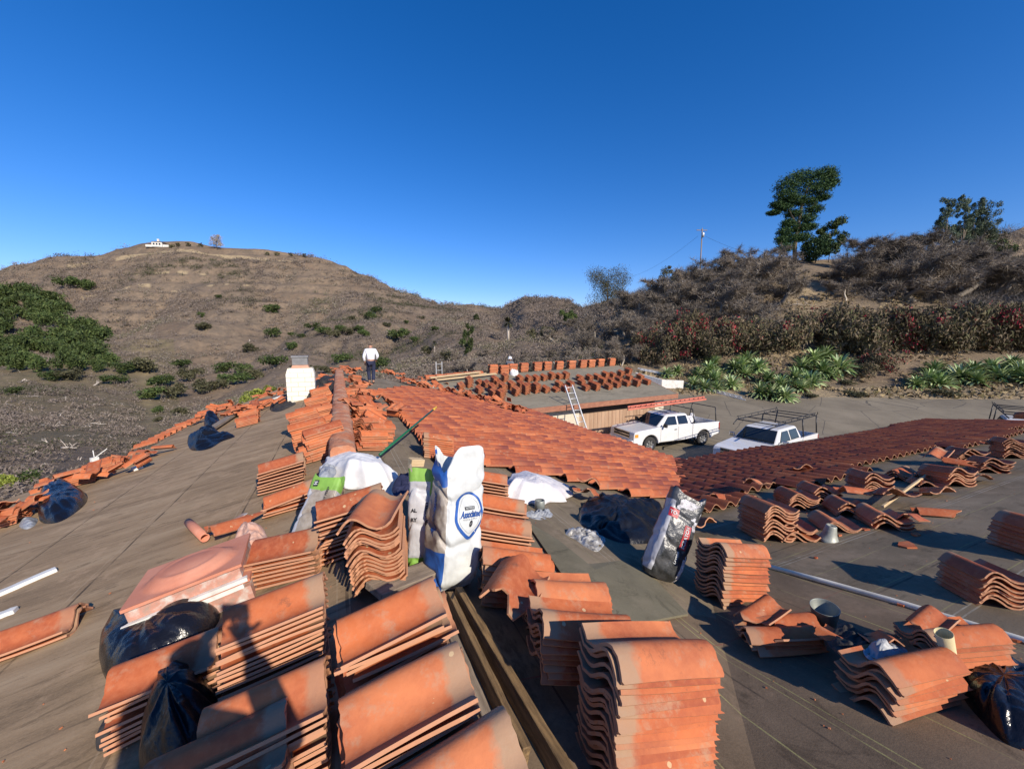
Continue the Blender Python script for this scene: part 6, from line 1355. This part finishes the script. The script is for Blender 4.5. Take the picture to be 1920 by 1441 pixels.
# --- pine, eucalyptus, others on the right skyline
def leafy(name, px, py, centers, radii, nl, size, mat, lab, cat_, trunk, shell=.5, elong=2.2, tr_mat=None, flat_=0):
    c = terr(px, py); e = empty(name, Matrix.Translation(c), lab, cat_); link('crown', crown_mesh('crown', nl, centers, radii, size, mat, shell, elong, None, flat_), e)
    m = MB()
    for pts, r in trunk: m.tube(pts, r, 7, col=(.3, 0, 0))
    m.build('trunk', tr_mat or TWIG, e); return e, c
c0 = terr(1492, 488); t0 = c0.y / .995; U = t0 / F   # metres per pixel there
def pxl(lst):  # (dx, up, depth, rx, rz) in pixels
    return [(a * U, d_ * U, b * U) for a, b, d_, rx, rz in lst], [(rx * U, rx * U * .9, rz * U) for a, b, d_, rx, rz in lst]
pl_ = [(-26, 128, 0, 24, 11), (-30, 112, -5, 20, 10), (-14, 140, 0, 26, 12), (8, 148, 5, 28, 11), (24, 138, 0, 22, 13), (40, 152, 0, 20, 10), (52, 148, 4, 14, 10), (50, 134, 0, 16, 8), (30, 122, -5, 22, 10), (8, 124, 0, 28, 12), (-16, 106, 5, 24, 9), (-40, 98, 0, 14, 6), (-46, 84, 0, 12, 4), (-30, 92, 0, 16, 6), (-4, 104, 0, 22, 10), (18, 104, 4, 20, 9), (38, 110, 0, 14, 6), (26, 90, 0, 16, 8), (14, 74, 0, 18, 9), (-6, 84, 5, 18, 8), (-18, 66, 0, 14, 8), (-24, 52, 0, 14, 9), (2, 58, 0, 18, 9), (20, 60, 0, 14, 7), (-28, 38, 0, 12, 9), (-10, 40, 0, 16, 10), (10, 42, 0, 16, 9), (-20, 24, 0, 16, 9)]
ce, ra_ = pxl(pl_)
leafy('pine_tree', 1492, 490, ce, ra_, 42000, .155, PINE, 'tall dark pine with lopsided crown on the right skyline', 'pine tree', [([(0, 0, -1), (-4 * U, 0, 30 * U), (0, 0, 60 * U), (3 * U, 0, 100 * U), (14 * U, 0, 135 * U)], [.42, .36, .30, .2, .08]), ([(0, 0, 50 * U), (18 * U, 0, 85 * U), (40 * U, 0, 130 * U)], [.22, .15, .06]), ([(-2 * U, 0, 60 * U), (-20 * U, 0, 90 * U), (-32 * U, 0, 110 * U)], [.18, .12, .05])], .35, 2.6, None, .3)
def blob_tree(name, px, py, w, h, mat, n, nl, size, lab, cat_, seed, squash=.85, z0=.25, elong=1.8):
    random.seed(seed); c = terr(px, py); u = c.y / F; W_, H_ = w * u / 2, h * u; ce = []; ra = []; n = int(n * 1.8)
    for i in range(n):
        a = random.uniform(0, 6.28); z = z0 + (1 - z0) * (i + random.random() * .6) / n * .88; q = W_ * .75 * sqrt(random.random()) * (1 - .5 * abs(z - .5)); s = W_ * random.uniform(.17, .38); ce.append((q * cos(a), q * sin(a), z * H_)); ra.append((s, s, s * squash))
    return leafy(name, px, py, ce, ra, int(nl * 1.7), size * .72, mat, lab, cat_, [([(0, 0, -1), (.1, 0, H_ * .3), (-.2, 0, H_ * .65)], [.035 * W_ + .1, .03 * W_ + .06, .05]), ([(0, 0, H_ * .2), (W_ * .3, 0, H_ * .5)], [.1, .04]), ([(0, 0, H_ * .2), (-W_ * .3, .2, H_ * .5)], [.1, .04])], .4, elong)
blob_tree('evergreen_tree', 1528, 494, 62, 46, PINE, 12, 3200, .32, 'bushy green tree at the foot of the pine', 'tree', 3)
blob_tree('evergreen_tree', 1553, 492, 54, 82, GRN, 12, 3400, .30, 'rounded green tree just right of the pine', 'tree', 4)
blob_tree('evergreen_tree', 1138, 582, 106, 80, GRN2, 26, 8500, .27, 'wispy grey green tree at the left end of the right hill', 'tree', 5)
blob_tree('evergreen_tree', 1252, 560, 44, 62, GRN2, 9, 1500, .24, 'dark bushy tree left of the power pole', 'tree', 6)
for i, (x, w, h) in enumerate(((1768, 30, 112), (1800, 26, 116), (1818, 24, 108), (1840, 34, 100))):
    blob_tree('gum_tree', x, 492, w * 1.25, h + 14, GUM, 26, 5200, .22, ['leftmost tall thin', 'tallest', 'slim third', 'rightmost broad'][i] + ' gum tree of the skyline group at upper right', 'gum tree', 20 + i, 1.3, .1)
for i, (x, y, w, h) in enumerate(((1790, 480, 90, 60), (1830, 480, 80, 60), (1860, 500, 60, 50), (1712, 470, 34, 42), (1890, 520, 60, 40), (1640, 500, 30, 36))):
    blob_tree('evergreen_tree', x, y, w, h, (GRN2, GRN2, GRN, GRN, GRN, GRN2)[i], 10, 1700, .34, ['broad olive tree under the left gum trees', 'broad olive tree under the right gum trees', 'dark tree right of the gum trees', 'small dark palm like tree left of the gum trees', 'dark tree low at the right edge', 'small olive tree among bare branches right of the pine'][i], 'tree', 40 + i)
blob_tree('cypress_tree', 878, 668, 26, 66, GRN, 10, 1500, .30, 'narrow bright green tree in the valley behind the garage', 'tree', 50, 1.5, .1)
blob_tree('evergreen_tree', 1015, 640, 60, 26, GRN2, 10, 1200, .45, 'green bush mass in the gap right of the palm', 'tree', 51, .7)
blob_tree('evergreen_tree', 1065, 610, 44, 28, GRN, 9, 1000, .5, 'dark green bush on the slope right of the gap', 'tree', 52, .7)
blob_tree('evergreen_tree', 893, 602, 16, 14, GRN, 6, 400, .7, 'lone dark tree on the far saddle', 'tree', 53)
blob_tree('evergreen_tree', 407, 468, 30, 27, TWIG, 14, 2600, .55, 'pale round tree on the hilltop right of the villa', 'tree', 54)
for i, (x, y) in enumerate(((322, 463), (335, 461), (352, 460), (375, 461), (500, 477), (520, 478), (545, 479), (570, 481))): blob_tree('hedge_bush', x, y + 2, 12, 7, GRN2, 5, 150, .9, f'{ordn[i]} tiny bush from the left along the hilltop skyline', 'bush', 60 + i)
# palms
def palm(px, py, hpx, wpx, lab):
    c = terr(px, py); u = c.y / F; H_ = hpx * u; r = wpx * u / 2; e = empty('palm_tree', Matrix.Translation(c), lab, 'palm tree'); m = MB(); m.tube([(0, 0, -1), (0, 0, H_ * .62)], [r * .18, r * .14], 7, col=(.8, 0, 0)); m.build('trunk', BARKP, e)
    V = []; Fs = []; Cc = []
    for k in range(70):
        a = random.uniform(0, 6.28); el = random.uniform(-.9, 1.4); dx = Vector((cos(a) * cos(el), sin(a) * cos(el), sin(el))); s_ = dx.cross(Vector((0, 0, 1))).normalized() * r * .10; b0 = Vector((0, 0, H_ * .64)); p1 = b0 + dx * r * .6; p2 = b0 + dx * r + Vector((0, 0, -r * .22)); o = len(V)
        V += [b0, p1 + s_, p1 - s_, p2]; Fs += [(o, o + 1, o + 2), (o + 1, o + 3, o + 2)]; Cc += [(random.random(), 0, 0)] * 4
    link('fronds', npmesh('fronds', [tuple(v) for v in V], Fs, [GRN2], col=np.array(Cc)), e)
palm(953, 640, 56, 28, 'fan palm standing in the valley gap above the garage')
palm(815, 660, 26, 14, 'small palm behind the garage left of the gap')

# --- agaves
def agave_mesh(seed, n=76):
    rg = random.Random(seed); V = []; Fs = []; Cc = []
    for k in range(n):
        a = k * 2.4 + rg.uniform(-.2, .2); el = 1.45 - 1.75 * (k / n) ** .9 + rg.uniform(-.1, .1); L = .75 * rg.uniform(.85, 1.1); w = .060; h = Vector((cos(a), sin(a), 0)); s_ = Vector((-sin(a), cos(a), 0)); o = len(V); c = rg.random()
        for i, (q, ww) in enumerate(((.02, .5), (.3, 1.0), (.62, .95), (.85, .55), (1.0, .03))):
            e2 = el - .30 * q * q; p = h * cos(e2) * L * q + Vector((0, 0, .12 + sin(e2) * L * q)); V += [p + s_ * w * ww, p + Vector((0, 0, -.02)), p - s_ * w * ww]; Cc += [(c, 0, 0)] * 3
        for i in range(4): b = o + 3 * i; Fs += [(b, b + 1, b + 4, b + 3), (b + 1, b + 2, b + 5, b + 4)]
    return npmesh('rosette', [tuple(v) for v in V], Fs, [AGV], col=np.array(Cc), smooth=True)
AG = [agave_mesh(s) for s in range(3)]
ag = [(1250, 698, 24), (1268, 694, 24), (1300, 716, 30), (1312, 700, 32), (1328, 690, 34), (1340, 706, 34), (1322, 722, 30), (1345, 724, 28), (1372, 716, 34), (1388, 680, 34), (1405, 672, 34), (1422, 684, 32), (1396, 696, 30), (1374, 686, 30), (1438, 708, 36), (1424, 730, 36), (1448, 734, 40), (1466, 716, 34), (1470, 738, 36), (1488, 702, 36), (1500, 722, 34), (1505, 682, 36), (1525, 668, 36), (1540, 690, 38), (1545, 662, 34), (1522, 710, 38), (1560, 700, 30), (1575, 682, 44), (1335, 676, 28), (1735, 706, 42), (1752, 690, 34), (1765, 712, 40), (1800, 700, 44), (1820, 690, 36), (1830, 708, 38), (1716, 716, 30), (1862, 686, 36), (1880, 700, 40), (1905, 692, 44), (1895, 680, 36), (1925, 706, 44)]
for i, (x, y, w) in enumerate(sorted(ag)):
    lx, ly = x, y + w * .36; c = terr(lx, ly); s = w / F * c.y / 1.25; z_ = 'big' if x < 1600 else 'right hand'; cnt[z_] = cnt.get(z_, 0) + 1
    s *= 1.18; o = link('agave', AG[i % 3], None, Matrix.Translation(c + Vector((0, 0, .1))) @ Matrix.Rotation(i * 1.3, 4, 'Z') @ Matrix.Rotation(R(random.uniform(4, 24)), 4, 'X') @ Matrix.Scale(s, 4))
    k = cnt[z_] - 1; tag(o, f'succulent rosette, {ordn[k] if k < 23 else ordn[28 - k if k < 29 else 0] + " from right"}{" from left" if k < 23 else ""} in the {z_} clump by the road', 'agave', 'succulent rosettes along the road')
# --- bougainvillea bank
BGm = []
for s in range(4):
    random.seed(80 + s); c, r = rnd_lobes(12, 1.15, .8, .35, .35, .62); P, k = lobes(3000, c, r, .45); v1 = tris(P, .085, 0, None, 2.2); hot = P[(np.array([noise.noise(Vector(p * 1.6) + Vector((s * 7, 0, 0))) for p in P]) > (.15, .45, .36, .45)[s])]; v2 = tris(hot + GR.normal(0, .02, hot.shape), .075, 0, None, 1.2)
    if s in (1, 3): h2 = hot[::5]; v2 = tris(h2, .07, 0, None, 1.2)
    Vv, Ff, Cc, Mm = cat([(v1[0], v1[1], v1[2], 0), (v2[0], v2[1], v2[2], 1)]); BGm.append(npmesh('foliage', Vv, Ff, [BOUG, BFLW], mi=Mm, col=Cc))
bg_ = [(1205, 668, 60, 70), (1235, 680, 70, 80), (1265, 672, 80, 90), (1290, 660, 80, 100), (1330, 668, 90, 80), (1370, 660, 90, 90), (1415, 655, 90, 90), (1460, 660, 90, 90), (1505, 650, 90, 95), (1550, 645, 90, 95), (1600, 660, 100, 100), (1640, 668, 90, 105), (1690, 655, 100, 105), (1740, 660, 100, 110), (1790, 655, 100, 110), (1840, 655, 100, 110), (1890, 655, 100, 110), (1935, 655, 100, 110), (1620, 620, 90, 60), (1700, 615, 90, 60), (1780, 615, 90, 60), (1860, 615, 90, 60), (1560, 610, 80, 50), (1925, 610, 90, 60), (1655, 690, 70, 50), (1610, 700, 60, 40)]
for i, (x, y, w, h) in enumerate(sorted(bg_)):
    c = terr(x, y + 6); s = w / F * c.y / 2 / 1.25
    M = Matrix.Translation(c + Vector((0, 0, -.2))) @ Matrix.Rotation(i * 1.7, 4, 'Z') @ Matrix.Diagonal((s, s, h / F * c.y / 1.75, 1))
    e = empty('bougainvillea', M, f'brownish bush with red flowers, {ordn[min(i, 22)]} from the left on the bank' if i < 23 else f'brown flowering bush at the right edge of the bank, {("inner", "middle", "outer")[i - 23]} one', 'flowering bush', 'bougainvillea bushes on the bank'); link('foliage', BGm[(i * 3 + (i // 4)) % 4 if i not in (2, 3) else 0], e); link('stem', STEM, e)
for i, (x, y, w) in enumerate(((1600, 742, 36), (1770, 742, 44), (1590, 720, 30), (1520, 745, 30), (1480, 748, 26))):
    shrub(x, y, w, SH_O, i, ['low olive weed clump by the road under the succulents', 'low olive weed clump by the road at right', 'dry brush left of the sandy bank', 'small weeds under the big succulent clump', 'weeds at the road edge by the ladder end'][i], 'weeds at the road edge', 'weed', .4, 'weed_clump')
